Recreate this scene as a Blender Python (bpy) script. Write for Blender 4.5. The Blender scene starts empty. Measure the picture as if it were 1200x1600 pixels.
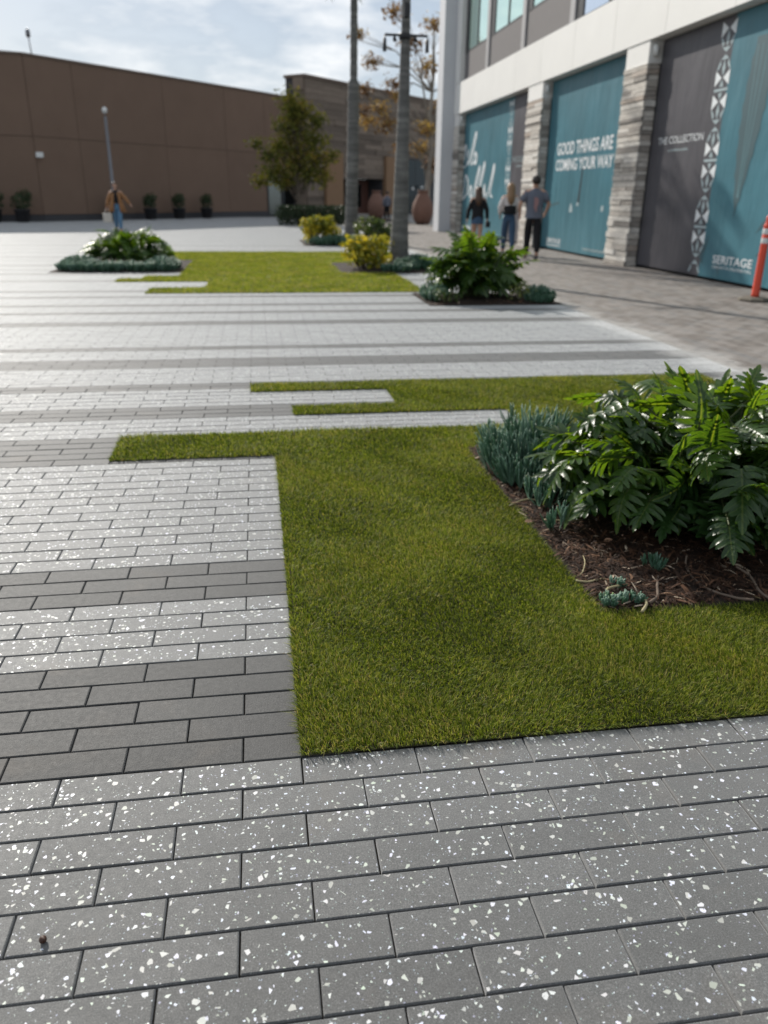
import bpy, bmesh, math, random
import numpy as np
from mathutils import Vector, Matrix, noise as mnoise

# ------------------------------------------------------------------ camera, sky, sun, exposure
scene = bpy.context.scene
col = scene.collection
CAM = np.array([-0.05437, -1.71592, 1.38993])
CR = np.array([0.98855162, -0.15047729, 0.01105816])
CU = np.array([0.04601258, 0.37045187, 0.92771130])
CW = np.array([0.14369600, 0.91658169, -0.37313464])
FPX = 1232.74                                   # focal length in photograph pixels (1200 wide)
cam_data = bpy.data.cameras.new("camera")
cam = bpy.data.objects.new("camera", cam_data)
col.objects.link(cam)
cam.matrix_world = Matrix(((CR[0], CU[0], -CW[0], CAM[0]), (CR[1], CU[1], -CW[1], CAM[1]),
                           (CR[2], CU[2], -CW[2], CAM[2]), (0, 0, 0, 1)))
cam_data.sensor_fit = 'HORIZONTAL'
cam_data.sensor_width = 36.0
cam_data.lens = 36.0 * FPX / 1200.0
cam_data.clip_start = 0.05
cam_data.clip_end = 3000.0
cam_data.dof.use_dof = True
cam_data.dof.focus_distance = 2.1
cam_data.dof.aperture_fstop = (cam_data.lens / 1000.0) / 0.0098
cam_data.dof.aperture_blades = 0
scene.camera = cam

SUN_EL = math.radians(31.0)
SUN_H = Vector((-0.41, 0.912, 0)).normalized()
SUN_DIR = Vector((SUN_H.x * math.cos(SUN_EL), SUN_H.y * math.cos(SUN_EL), math.sin(SUN_EL)))
world = bpy.data.worlds.new("World")
scene.world = world
world.use_nodes = True
wn = world.node_tree.nodes
wl = world.node_tree.links
wn.clear()
w_out = wn.new("ShaderNodeOutputWorld")
w_bg = wn.new("ShaderNodeBackground")
w_sky = wn.new("ShaderNodeTexSky")
w_sky.sky_type = 'NISHITA'
w_sky.sun_disc = False
w_sky.sun_elevation = SUN_EL
w_sky.sun_rotation = math.atan2(SUN_H.x, SUN_H.y)
w_sky.altitude = 50
w_sky.air_density = 1.0
w_sky.dust_density = 1.0
w_sky.ozone_density = 1.5
w_tc = wn.new("ShaderNodeTexCoord")
w_map = wn.new("ShaderNodeMapping")
w_map.inputs['Scale'].default_value = (1.0, 1.0, 3.2)
w_n1 = wn.new("ShaderNodeTexNoise")
w_n1.inputs['Scale'].default_value = 5.0
w_n1.inputs['Detail'].default_value = 7
w_n1.inputs['Roughness'].default_value = 0.56
w_ramp = wn.new("ShaderNodeValToRGB")
w_ramp.color_ramp.elements[0].position = 0.40
w_ramp.color_ramp.elements[0].color = (0.72, 0.72, 0.72, 1)
w_ramp.color_ramp.elements[1].position = 0.68
w_ramp.color_ramp.elements[1].color = (0.97, 0.97, 0.97, 1)
w_mix = wn.new("ShaderNodeMixRGB")
w_cl = wn.new("ShaderNodeValToRGB")
w_cl.color_ramp.elements[0].position = 0.46
w_cl.color_ramp.elements[0].color = (0.46, 0.53, 0.62, 1)
w_cl.color_ramp.elements[1].position = 0.63
w_cl.color_ramp.elements[1].color = (0.98, 0.99, 1.0, 1)
w_sc = wn.new("ShaderNodeVectorMath")
w_sc.operation = 'SCALE'
w_sc.inputs['Scale'].default_value = 9.0
wl.new(w_n1.outputs['Fac'], w_cl.inputs['Fac'])
wl.new(w_cl.outputs['Color'], w_sc.inputs[0])
wl.new(w_sc.outputs[0], w_mix.inputs['Color2'])
w_bg.inputs['Strength'].default_value = 0.10
wl.new(w_tc.outputs['Generated'], w_map.inputs['Vector'])
wl.new(w_map.outputs['Vector'], w_n1.inputs['Vector'])
wl.new(w_n1.outputs['Fac'], w_ramp.inputs['Fac'])
wl.new(w_ramp.outputs['Color'], w_mix.inputs['Fac'])
wl.new(w_sky.outputs['Color'], w_mix.inputs['Color1'])
wl.new(w_mix.outputs['Color'], w_bg.inputs['Color'])
wl.new(w_bg.outputs['Background'], w_out.inputs['Surface'])

sun_data = bpy.data.lights.new("sun", 'SUN')
sun_data.energy = 4.2
sun_data.angle = math.radians(0.6)
sun_data.color = (1.0, 0.945, 0.86)
sun = bpy.data.objects.new("sun", sun_data)
col.objects.link(sun)
sun.rotation_euler = (-SUN_DIR).to_track_quat('-Z', 'Y').to_euler()
sun.location = (-8, 20, 30)

scene.view_settings.view_transform = 'Standard'
scene.view_settings.look = 'None'
scene.view_settings.gamma = 1.0
scene.view_settings.exposure = 0.25
scene.view_settings.use_curve_mapping = False
scene.render.engine = 'CYCLES'

# ------------------------------------------------------------------ helpers
rng = np.random.RandomState(7)
random.seed(7)


def project(P):
    q = np.asarray(P, float) - CAM
    z = q @ CW
    z = np.where(np.abs(z) < 1e-6, 1e-6, z)
    return 600 + FPX * (q @ CR) / z, 800 - FPX * (q @ CU) / z, z


def pix_ray(x, y):
    return CW + CR * (x - 600) / FPX - CU * (y - 800) / FPX


def ground(x, y, z=0.0):
    d = pix_ray(x, y)
    return CAM + d * (z - CAM[2]) / d[2]


class MB:
    """collects vertices and faces of one mesh"""

    def __init__(self):
        self.v = []
        self.f = []
        self.m = []

    def add(self, verts, faces, m=0):
        o = len(self.v)
        self.v.extend([tuple(p) for p in verts])
        self.f.extend([tuple(i + o for i in f) for f in faces])
        self.m.extend([m] * len(faces))

    def box(self, x0, x1, y0, y1, z0, z1, m=0):
        v = [(x0, y0, z0), (x1, y0, z0), (x1, y1, z0), (x0, y1, z0), (x0, y0, z1), (x1, y0, z1), (x1, y1, z1), (x0, y1, z1)]
        self.add(v, [(0, 3, 2, 1), (4, 5, 6, 7), (0, 1, 5, 4), (1, 2, 6, 5), (2, 3, 7, 6), (3, 0, 4, 7)], m)

    def cbox(self, x0, x1, y0, y1, z0, z1, c=0.01, m=0):
        """box with all vertical and top edges chamfered"""
        def ring(i, z):
            a, b, d, e = x0 + i, x1 - i, y0 + i, y1 - i
            k = c
            return [(a + k, d, z), (b - k, d, z), (b, d + k, z), (b, e - k, z), (b - k, e, z), (a + k, e, z), (a, e - k, z), (a, d + k, z)]
        v = ring(0, z0) + ring(0, z1 - c) + ring(c, z1)
        f = [tuple(range(7, -1, -1)), tuple(range(16, 24))]
        for r in (0, 8):
            for i in range(8):
                j = (i + 1) % 8
                f.append((r + i, r + j, r + 8 + j, r + 8 + i))
        self.add(v, f, m)

    def tube(self, pts, radii, n=8, m=0, cap=True):
        pts = [Vector(p) for p in pts]
        rings = []
        up = Vector((0, 0, 1))
        prev = None
        for i, p in enumerate(pts):
            if i == 0:
                t = pts[1] - pts[0]
            elif i == len(pts) - 1:
                t = pts[-1] - pts[-2]
            else:
                t = pts[i + 1] - pts[i - 1]
            t.normalize()
            if prev is None:
                a = t.cross(up)
                if a.length < 1e-3:
                    a = t.cross(Vector((1, 0, 0)))
            else:
                a = prev - t * prev.dot(t)
            a.normalize()
            prev = a
            b = t.cross(a)
            r = radii[i] if hasattr(radii, '__len__') else radii
            rings.append([p + (a * math.cos(2 * math.pi * k / n) + b * math.sin(2 * math.pi * k / n)) * r for k in range(n)])
        v = [q for r in rings for q in r]
        f = []
        for i in range(len(rings) - 1):
            for k in range(n):
                k2 = (k + 1) % n
                f.append((i * n + k, i * n + k2, (i + 1) * n + k2, (i + 1) * n + k))
        if cap:
            f.append(tuple(range(n - 1, -1, -1)))
            o = (len(rings) - 1) * n
            f.append(tuple(range(o, o + n)))
        self.add(v, f, m)

    def lathe(self, prof, n=20, m=0, center=(0, 0, 0)):
        cx, cy, cz = center
        v = []
        for r, z in prof:
            for k in range(n):
                a = 2 * math.pi * k / n
                v.append((cx + r * math.cos(a), cy + r * math.sin(a), cz + z))
        f = []
        for i in range(len(prof) - 1):
            for k in range(n):
                k2 = (k + 1) % n
                f.append((i * n + k, i * n + k2, (i + 1) * n + k2, (i + 1) * n + k))
        f.append(tuple(range(n - 1, -1, -1)))
        o = (len(prof) - 1) * n
        f.append(tuple(range(o, o + n)))
        self.add(v, f, m)

    def mesh(self, name, mats, smooth=False):
        me = bpy.data.meshes.new(name)
        me.from_pydata(self.v, [], self.f)
        for mt in (mats if isinstance(mats, (list, tuple)) else [mats]):
            me.materials.append(mt)
        if any(self.m):
            me.polygons.foreach_set('material_index', self.m)
        if smooth:
            me.polygons.foreach_set('use_smooth', [True] * len(me.polygons))
        me.update()
        return me

    def build(self, name, mats, parent=None, smooth=False, loc=None):
        return obj(name, self.mesh(name, mats, smooth), parent, loc)


def obj(name, me, parent=None, loc=None):
    o = bpy.data.objects.new(name, me)
    col.objects.link(o)
    if loc is not None:
        o.location = loc
    if parent is not None:
        o.parent = parent
    return o


def tag(o, label, cat, group=None, kind=None):
    o['label'] = label
    o['category'] = cat
    if group:
        o['group'] = group
    if kind:
        o['kind'] = kind
    return o


def thing(name, label, cat, loc=(0, 0, 0), rotz=0.0, group=None):
    o = bpy.data.objects.new(name, None)
    col.objects.link(o)
    o.empty_display_size = 0.1
    o.location = loc
    o.rotation_euler = (0, 0, rotz)
    return tag(o, label, cat, group)


def np_mesh(name, verts, faces_flat, loop_counts, mats, mat_idx=None, attrs=None, smooth=False):
    """fast mesh from numpy arrays"""
    me = bpy.data.meshes.new(name)
    nv = len(verts)
    nl = len(faces_flat)
    nf = len(loop_counts)
    me.vertices.add(nv)
    me.vertices.foreach_set('co', np.asarray(verts, np.float32).ravel())
    me.loops.add(nl)
    me.loops.foreach_set('vertex_index', np.asarray(faces_flat, np.int32))
    me.polygons.add(nf)
    starts = np.concatenate([[0], np.cumsum(loop_counts)[:-1]]).astype(np.int32)
    me.polygons.foreach_set('loop_start', starts)
    me.polygons.foreach_set('loop_total', np.asarray(loop_counts, np.int32))
    for mt in (mats if isinstance(mats, (list, tuple)) else [mats]):
        me.materials.append(mt)
    if mat_idx is not None:
        me.polygons.foreach_set('material_index', np.asarray(mat_idx, np.int32))
    me.polygons.foreach_set('use_smooth', np.full(nf, bool(smooth)))
    for k, a in (attrs or {}).items():
        at = me.attributes.new(k, 'FLOAT', 'POINT')
        at.data.foreach_set('value', np.asarray(a, np.float32))
    me.update(calc_edges=True)
    me.validate()
    return me


# ------------------------------------------------------------------ materials
class NT:
    def __init__(self, name):
        self.mat = bpy.data.materials.new(name)
        self.mat.use_nodes = True
        self.t = self.mat.node_tree
        self.t.nodes.clear()
        self.out = self.t.nodes.new("ShaderNodeOutputMaterial")
        self.p = self.t.nodes.new("ShaderNodeBsdfPrincipled")
        self.link(self.p.outputs[0], self.out.inputs['Surface'])

    def n(self, kind, **kw):
        nd = self.t.nodes.new("ShaderNode" + kind)
        for k, v in kw.items():
            setattr(nd, k, v)
        return nd

    def link(self, a, b):
        self.t.links.new(a, b)

    def setin(self, nd, **kw):
        for k, v in kw.items():
            k = k.replace('_', ' ')
            if isinstance(v, bpy.types.NodeSocket):
                self.link(v, nd.inputs[k])
            else:
                nd.inputs[k].default_value = v
        return nd

    def math(self, op, a, b=None, clamp=False):
        nd = self.n("Math", operation=op)
        nd.use_clamp = clamp
        for i, x in enumerate((a, b)):
            if x is None:
                continue
            if isinstance(x, bpy.types.NodeSocket):
                self.link(x, nd.inputs[i])
            else:
                nd.inputs[i].default_value = x
        return nd.outputs[0]

    def mix(self, fac, a, b, mode='MIX'):
        nd = self.n("MixRGB", blend_type=mode)
        for k, x in (('Fac', fac), ('Color1', a), ('Color2', b)):
            if isinstance(x, bpy.types.NodeSocket):
                self.link(x, nd.inputs[k])
            elif isinstance(x, (int, float)):
                nd.inputs[k].default_value = x
            else:
                nd.inputs[k].default_value = (*x, 1)
        return nd.outputs[0]

    def ramp(self, fac, stops, interp='LINEAR'):
        nd = self.n("ValToRGB")
        cr = nd.color_ramp
        cr.interpolation = interp
        while len(cr.elements) < len(stops):
            cr.elements.new(0.5)
        for e, (pos, c) in zip(cr.elements, stops):
            e.position = pos
            e.color = (*c, 1) if len(c) == 3 else c
        self.link(fac, nd.inputs[0])
        return nd.outputs[0]

    def noise(self, scale, detail=4, rough=0.55, vec=None, dist=0.0):
        nd = self.n("TexNoise")
        nd.inputs['Scale'].default_value = scale
        nd.inputs['Detail'].default_value = detail
        nd.inputs['Roughness'].default_value = rough
        nd.inputs['Distortion'].default_value = dist
        if vec is not None:
            self.link(vec, nd.inputs['Vector'])
        return nd.outputs['Fac']

    def pos(self):
        return self.n("NewGeometry").outputs['Position']

    def objco(self):
        return self.n("TexCoord").outputs['Object']

    def bump(self, height, strength=0.3, dist=0.01):
        nd = self.n("Bump")
        nd.inputs['Strength'].default_value = strength
        nd.inputs['Distance'].default_value = dist
        self.link(height, nd.inputs['Height'])
        self.link(nd.outputs[0], self.p.inputs['Normal'])
        return nd


def simple(name, c, rough=0.7, var=0.12, scale=8.0, spec=0.4, bump=0.0, bscale=60.0, metal=0.0, rand=0.0):
    t = NT(name)
    pos = t.pos()
    n1 = t.noise(scale, 5, 0.6, pos)
    v = t.math('MULTIPLY_ADD', n1, 2 * var)
    v.node.inputs[2].default_value = 1 - var
    if rand > 0:
        r = t.math('MULTIPLY_ADD', t.n("ObjectInfo").outputs['Random'], 2 * rand)
        r.node.inputs[2].default_value = 1 - rand
        v = t.math('MULTIPLY', v, r)
    cc = t.mix(1.0, c, v, 'MULTIPLY')
    t.setin(t.p, Base_Color=cc, Roughness=rough, Metallic=metal)
    t.p.inputs['Specular IOR Level'].default_value = spec
    if bump > 0:
        t.bump(t.noise(bscale, 4, 0.6, pos), bump, 0.01)
    return t.mat


WALK_X = 4.05
PW, PL = 0.1033, 0.305                                  # paver course depth and length


def paver_mat(name, dark, base, tint_var=0.14):
    t = NT(name)
    pos = t.pos()
    sep = t.n("SeparateXYZ")
    t.link(pos, sep.inputs[0])
    row = t.math('FLOOR', t.math('DIVIDE', sep.outputs[1], PW))
    par = t.math('ABSOLUTE', t.math('MODULO', row, 2.0))          # 1 for odd rows
    sh = t.math('MULTIPLY_ADD', par, 0.5)
    sh.node.inputs[2].default_value = 0.5
    cx = t.math('FLOOR', t.math('ADD', t.math('DIVIDE', sep.outputs[0], PL), sh))
    cb = t.n("CombineXYZ")
    t.link(cx, cb.inputs[0])
    t.link(row, cb.inputs[1])
    wn_ = t.n("TexWhiteNoise", noise_dimensions='3D')
    t.link(cb.outputs[0], wn_.inputs['Vector'])
    rv = wn_.outputs['Value']
    g = t.noise(330, 4, 0.8, pos)
    grain = t.ramp(g, [(0.38, (0.50,) * 3), (0.48, (0.92,) * 3), (0.57, (1.22,) * 3), (0.66, (2.4,) * 3)])
    big = t.noise(2.3, 5, 0.6, pos)
    blot = t.ramp(big, [(0.3, (0.86,) * 3), (0.7, (1.12,) * 3)])
    med = t.ramp(t.noise(26, 4, 0.65, pos), [(0.3, (0.9,) * 3), (0.7, (1.08,) * 3)])
    c = t.mix(1.0, base, grain, 'MULTIPLY')
    c = t.mix(1.0, c, blot, 'MULTIPLY')
    c = t.mix(1.0, c, med, 'MULTIPLY')
    pv = t.math('MULTIPLY_ADD', rv, 2 * tint_var)
    pv.node.inputs[2].default_value = 1 - tint_var
    c = t.mix(1.0, c, pv, 'MULTIPLY')
    rough = t.math('MULTIPLY_ADD', t.noise(60, 3, 0.6, pos), 0.22)
    rough.node.inputs[2].default_value = 0.58 if dark else 0.57
    # tan grime
    gr = t.ramp(t.noise(3.1, 4, 0.6, pos, 0.4), [(0.58, (0, 0, 0)), (0.75, (1, 1, 1))])
    c = t.mix(t.math('MULTIPLY', gr, 0.28), c, (0.15, 0.12, 0.09))
    # old drips and trodden spots
    sv = t.n("TexVoronoi", feature='F1')
    sv.inputs['Scale'].default_value = 5.5
    t.link(pos, sv.inputs['Vector'])
    sr_ = t.math('ADD', sv.outputs['Distance'], t.math('MULTIPLY', t.noise(40, 3, 0.6, pos), 0.10))
    spot = t.ramp(sr_, [(0.085, (1, 1, 1)), (0.115, (0, 0, 0))])
    c = t.mix(t.math('MULTIPLY', spot, 0.38), c, (0.045, 0.042, 0.038))
    stn = t.ramp(t.noise(1.1, 6, 0.7, pos, 1.2), [(0.56, (0, 0, 0)), (0.66, (1, 1, 1))])
    c = t.mix(t.math('MULTIPLY', stn, 0.22), c, (0.05, 0.047, 0.043))
    nz_ = t.n("SeparateXYZ")
    t.link(t.n("NewGeometry").outputs['True Normal'], nz_.inputs[0])
    upf = t.math('GREATER_THAN', nz_.outputs[2], 0.97)
    if not dark:
        # white mother-of-pearl chips: shards of a cell pattern, some cells only
        for sc, frac, tmin, tvar, colr in ((74, 0.17, 0.12, 0.24, (0.74, 0.74, 0.71)), (118, 0.15, 0.12, 0.3, (0.66, 0.67, 0.65)), (230, 0.09, 0.14, 0.25, (0.30, 0.30, 0.28))):
            v1 = t.n("TexVoronoi", feature='F1')
            v1.inputs['Scale'].default_value = sc
            v2 = t.n("TexVoronoi", feature='DISTANCE_TO_EDGE')
            v2.inputs['Scale'].default_value = sc
            off = t.n("Mapping")
            off.inputs['Location'].default_value = (sc * 0.137, sc * 0.71, 0.013 * sc)
            off.inputs['Scale'].default_value = (1, 1, 0.02)
            t.link(pos, off.inputs[0])
            t.link(off.outputs[0], v1.inputs['Vector'])
            t.link(off.outputs[0], v2.inputs['Vector'])
            sc3 = t.n("SeparateColor")
            t.link(v1.outputs['Color'], sc3.inputs[0])
            clus = t.math('MULTIPLY_ADD', t.noise(14, 2, 0.5, pos), frac * 3.2)
            clus.node.inputs[2].default_value = -frac * 0.62
            isch = t.math('LESS_THAN', sc3.outputs[0], clus)
            thr = t.math('MULTIPLY_ADD', sc3.outputs[1], tvar)
            thr.node.inputs[2].default_value = tmin
            # wobble the shard outline
            ins = t.math('GREATER_THAN', v2.outputs['Distance'], thr)
            m = t.math('MULTIPLY', t.math('MULTIPLY', isch, ins), upf)
            tint = t.mix(1.0, t.mix(0.14, colr, v1.outputs['Color']), t.ramp(sc3.outputs[2], [(0.0, (0.55, 0.55, 0.52)), (0.35, (0.95, 0.94, 0.9)), (1.0, (1.12, 1.12, 1.12))]), 'MULTIPLY')
            c = t.mix(m, c, tint)
            rough = t.math('SUBTRACT', rough, t.math('MULTIPLY', m, 0.18), True)
    else:
        sp = t.ramp(t.noise(900, 1, 0.5, pos), [(0.70, (0, 0, 0)), (0.76, (1, 1, 1))])
        c = t.mix(t.math('MULTIPLY', sp, 0.5), c, (0.5, 0.5, 0.48))
    sx_ = t.n("SeparateXYZ")
    t.link(pos, sx_.inputs[0])
    dx_ = t.math('ABSOLUTE', t.math('SUBTRACT', sx_.outputs[0], WALK_X - 0.02))
    bl_ = t.math('ADD', dx_, t.math('MULTIPLY', t.math('SUBTRACT', t.noise(1.6, 5, 0.65, pos), 0.5), 0.9))
    sm_ = t.ramp(bl_, [(0.05, (1, 1, 1)), (0.34, (0, 0, 0))])
    c = t.mix(t.math('MULTIPLY', sm_, 0.55), c, (0.48, 0.47, 0.45))
    t.setin(t.p, Base_Color=c, Roughness=rough)
    t.p.inputs['Specular IOR Level'].default_value = 0.35 if dark else 0.55
    t.p.inputs['Sheen Weight'].default_value = 0.18 if dark else 0.48
    t.p.inputs['Sheen Roughness'].default_value = 0.5
    t.p.inputs['Sheen Tint'].default_value = (0.96, 0.98, 1.0, 1)
    h = t.math('ADD', t.math('MULTIPLY', g, 0.5), t.noise(180, 3, 0.6, pos))
    t.bump(h, 0.32 if dark else 0.15, 0.003)
    return t.mat


M = {}
M['paver_light'] = paver_mat('terrazzo_paver', False, (0.090, 0.090, 0.087))
M['paver_dark'] = paver_mat('dark_paver', True, (0.050, 0.049, 0.047))
M['sand'] = simple('joint_sand', (0.045, 0.039, 0.031), 0.95, 0.75, 7)
M['concrete_far'] = simple('far_ground', (0.22, 0.215, 0.20), 0.7, 0.12, 1.2)


def walkway_mat():
    t = NT('walkway_paver')
    pos = t.pos()
    m = t.n("Mapping")
    m.inputs['Scale'].default_value = (1 / 0.1016, 1 / 0.2032, 1)
    t.link(pos, m.inputs[0])
    sn = t.n("VectorMath", operation='FLOOR')
    t.link(m.outputs[0], sn.inputs[0])
    w_ = t.n("TexWhiteNoise", noise_dimensions='3D')
    t.link(sn.outputs[0], w_.inputs['Vector'])
    c = t.ramp(w_.outputs['Value'], [(0.0, (0.145, 0.125, 0.110)), (0.4, (0.195, 0.173, 0.154)), (0.7, (0.225, 0.205, 0.188)), (1.0, (0.165, 0.156, 0.148))])
    c = t.mix(1.0, c, t.ramp(t.noise(1.4, 5, 0.6, pos), [(0.3, (0.82,) * 3), (0.7, (1.15,) * 3)]), 'MULTIPLY')
    c = t.mix(1.0, c, t.ramp(t.noise(300, 3, 0.7, pos), [(0.3, (0.8,) * 3), (0.7, (1.2,) * 3)]), 'MULTIPLY')
    sx_ = t.n("SeparateXYZ")
    t.link(pos, sx_.inputs[0])
    dx_ = t.math('ABSOLUTE', t.math('SUBTRACT', sx_.outputs[0], WALK_X - 0.02))
    bl_ = t.math('ADD', dx_, t.math('MULTIPLY', t.math('SUBTRACT', t.noise(1.6, 5, 0.65, pos), 0.5), 0.9))
    sm_ = t.ramp(bl_, [(0.05, (1, 1, 1)), (0.34, (0, 0, 0))])
    c = t.mix(t.math('MULTIPLY', sm_, 0.55), c, (0.48, 0.47, 0.45))
    t.setin(t.p, Base_Color=c, Roughness=0.72)
    t.p.inputs['Specular IOR Level'].default_value = 0.35
    t.bump(t.noise(200, 3, 0.6, pos), 0.3, 0.003)
    return t.mat


M['walk'] = walkway_mat()


def attr_mat(name, stops, rough=0.6, transl=0.0, spec=0.3, noise_var=0.0, tcol=None):
    """colour read from a per-vertex random value"""
    t = NT(name)
    at = t.n("Attribute", attribute_name='rnd')
    c = t.ramp(at.outputs['Fac'], stops)
    if noise_var > 0:
        pos = t.pos()
        c = t.mix(1.0, c, t.ramp(t.noise(noise_var, 4, 0.6, pos), [(0.3, (0.78,) * 3), (0.72, (1.18,) * 3)]), 'MULTIPLY')
    t.setin(t.p, Base_Color=c, Roughness=rough)
    t.p.inputs['Specular IOR Level'].default_value = spec
    if transl > 0:
        tr = t.n("BsdfTranslucent")
        if tcol is None:
            t.link(c, tr.inputs['Color'])
        else:
            t.link(t.mix(1.0, c, tcol, 'MULTIPLY'), tr.inputs['Color'])
        mx = t.n("MixShader")
        mx.inputs[0].default_value = transl
        t.link(t.p.outputs[0], mx.inputs[1])
        t.link(tr.outputs[0], mx.inputs[2])
        t.link(mx.outputs[0], t.out.inputs['Surface'])
    return t.mat


M['turf'] = attr_mat('artificial_turf', [(0.0, (0.016, 0.026, 0.004)), (0.3, (0.068, 0.104, 0.009)), (0.58, (0.145, 0.192, 0.018)), (0.82, (0.32, 0.35, 0.058)), (1.0, (0.42, 0.33, 0.14))], 0.5, 0.38, 0.2, 2.2, (1.5, 1.5, 0.7))
M['turf_base'] = simple('turf_thatch', (0.03, 0.03, 0.008), 0.95, 0.4, 120)
M['mulch'] = attr_mat('bark_mulch', [(0.0, (0.010, 0.005, 0.003)), (0.45, (0.042, 0.019, 0.010)), (0.75, (0.105, 0.050, 0.026)), (0.92, (0.23, 0.135, 0.08)), (1.0, (0.48, 0.38, 0.28))], 0.75, 0.0, 0.3)
M['soil'] = simple('bed_soil', (0.028, 0.018, 0.013), 0.95, 0.4, 60, bump=0.8, bscale=70)
M['stick_leaf'] = attr_mat('blue_succulent_leaf', [(0.0, (0.035, 0.10, 0.045)), (0.45, (0.085, 0.180, 0.115)), (0.75, (0.19, 0.30, 0.235)), (1.0, (0.20, 0.33, 0.11))], 0.45, 0.2, 0.45)
M['stem_pale'] = simple('pale_dry_stem', (0.34, 0.29, 0.16), 0.7, 0.25, 60)
M['stem_brown'] = simple('brown_dry_stem', (0.13, 0.095, 0.07), 0.8, 0.3, 50, bump=0.4)
M['dry_leaf'] = simple('dry_leaf', (0.42, 0.24, 0.15), 0.7, 0.25, 70)


def leaf_mat(name, c1, c2, tc, transl=0.34, rough=0.28):
    t = NT(name)
    oc = t.objco()
    sp = t.n("SeparateXYZ")
    t.link(oc, sp.inputs[0])
    rnd = t.n("ObjectInfo").outputs['Random']
    c = t.mix(rnd, c1, c2)
    c = t.mix(1.0, c, t.ramp(t.noise(14, 4, 0.6, oc), [(0.3, (0.8,) * 3), (0.7, (1.2,) * 3)]), 'MULTIPLY')
    ay = t.math('ABSOLUTE', sp.outputs[1])
    rib = t.math('LESS_THAN', ay, 0.0042)
    c = t.mix(t.math('MULTIPLY', rib, 0.38), c, (0.16, 0.20, 0.06))
    # side veins fanning off the midrib
    vv = t.math('ADD', t.math('MULTIPLY', sp.outputs[0], 1.0), t.math('MULTIPLY', ay, -0.75))
    wv = t.math('ABSOLUTE', t.math('SINE', t.math('MULTIPLY', vv, 105.0)))
    vein = t.math('LESS_THAN', wv, 0.16)
    c = t.mix(t.math('MULTIPLY', vein, 0.22), c, (0.15, 0.22, 0.06))
    t.setin(t.p, Base_Color=c, Roughness=rough)
    t.p.inputs['Specular IOR Level'].default_value = 0.45
    t.bump(t.math('ADD', t.math('MULTIPLY', wv, 0.5), t.noise(60, 2, 0.5, oc)), 0.22, 0.004)
    tr = t.n("BsdfTranslucent")
    t.link(t.mix(1.0, c, tc, 'MULTIPLY'), tr.inputs['Color'])
    mx = t.n("MixShader")
    mx.inputs[0].default_value = transl
    t.link(t.p.outputs[0], mx.inputs[1])
    t.link(tr.outputs[0], mx.inputs[2])
    t.link(mx.outputs[0], t.out.inputs['Surface'])
    return t.mat


M['phil'] = leaf_mat('lobed_leaf', (0.015, 0.043, 0.011), (0.046, 0.098, 0.018), (4.6, 3.7, 0.55), 0.36, 0.34)
M['phil_inner'] = simple('inner_leaf', (0.022, 0.055, 0.013), 0.4, 0.35, 14)
M['petiole'] = simple('petiole', (0.07, 0.085, 0.03), 0.5, 0.3, 40)
M['yellow_leaf'] = attr_mat('yellow_green_foliage', [(0.0, (0.04, 0.07, 0.012)), (0.4, (0.13, 0.16, 0.02)), (0.75, (0.42, 0.38, 0.03)), (1.0, (0.68, 0.55, 0.05))], 0.4, 0.35, 0.5, 0, (1.3, 1.2, 0.7))
M['green_leaf'] = attr_mat('green_shrub_foliage', [(0.0, (0.02, 0.04, 0.012)), (0.5, (0.055, 0.095, 0.02)), (0.85, (0.13, 0.17, 0.03)), (1.0, (0.2, 0.22, 0.05))], 0.45, 0.3, 0.5, 0, (1.4, 1.3, 0.7))
M['dark_leaf'] = attr_mat('dark_shrub_foliage', [(0.0, (0.012, 0.026, 0.012)), (0.6, (0.035, 0.06, 0.02)), (1.0, (0.07, 0.10, 0.03))], 0.5, 0.15, 0.4)
M['tree_leaf'] = attr_mat('olive_tree_foliage', [(0.0, (0.035, 0.05, 0.012)), (0.5, (0.085, 0.10, 0.02)), (0.85, (0.16, 0.155, 0.03)), (1.0, (0.2, 0.15, 0.05))], 0.75, 0.32, 0.2, 0, (1.4, 1.2, 0.6))
M['autumn_leaf'] = attr_mat('autumn_foliage', [(0.0, (0.10, 0.065, 0.04)), (0.4, (0.17, 0.105, 0.06)), (0.75, (0.29, 0.195, 0.075)), (1.0, (0.40, 0.30, 0.08))], 0.55, 0.35, 0.3, 0, (1.3, 1.1, 0.8))
M['bark'] = simple('bark', (0.13, 0.105, 0.085), 0.9, 0.35, 12, bump=0.6, bscale=20)
M['bark_pale'] = simple('pale_bark', (0.27, 0.245, 0.21), 0.85, 0.35, 6, bump=0.5, bscale=20)


def palm_mat():
    t = NT('palm_trunk')
    pos = t.pos()
    sp = t.n("SeparateXYZ")
    t.link(pos, sp.inputs[0])
    w_ = t.n("TexNoise")
    w_.inputs['Scale'].default_value = 3.0
    m = t.n("Mapping")
    m.inputs['Scale'].default_value = (0.6, 0.6, 4.0)
    t.link(pos, m.inputs[0])
    t.link(m.outputs[0], w_.inputs['Vector'])
    c = t.ramp(w_.outputs['Fac'], [(0.3, (0.085, 0.083, 0.078)), (0.55, (0.135, 0.132, 0.124)), (0.75, (0.20, 0.195, 0.18))])
    c = t.mix(1.0, c, t.ramp(t.noise(30, 4, 0.6, pos), [(0.3, (0.8,) * 3), (0.7, (1.15,) * 3)]), 'MULTIPLY')
    t.setin(t.p, Base_Color=c, Roughness=0.8)
    t.bump(w_.outputs['Fac'], 0.5, 0.02)
    return t.mat


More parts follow.
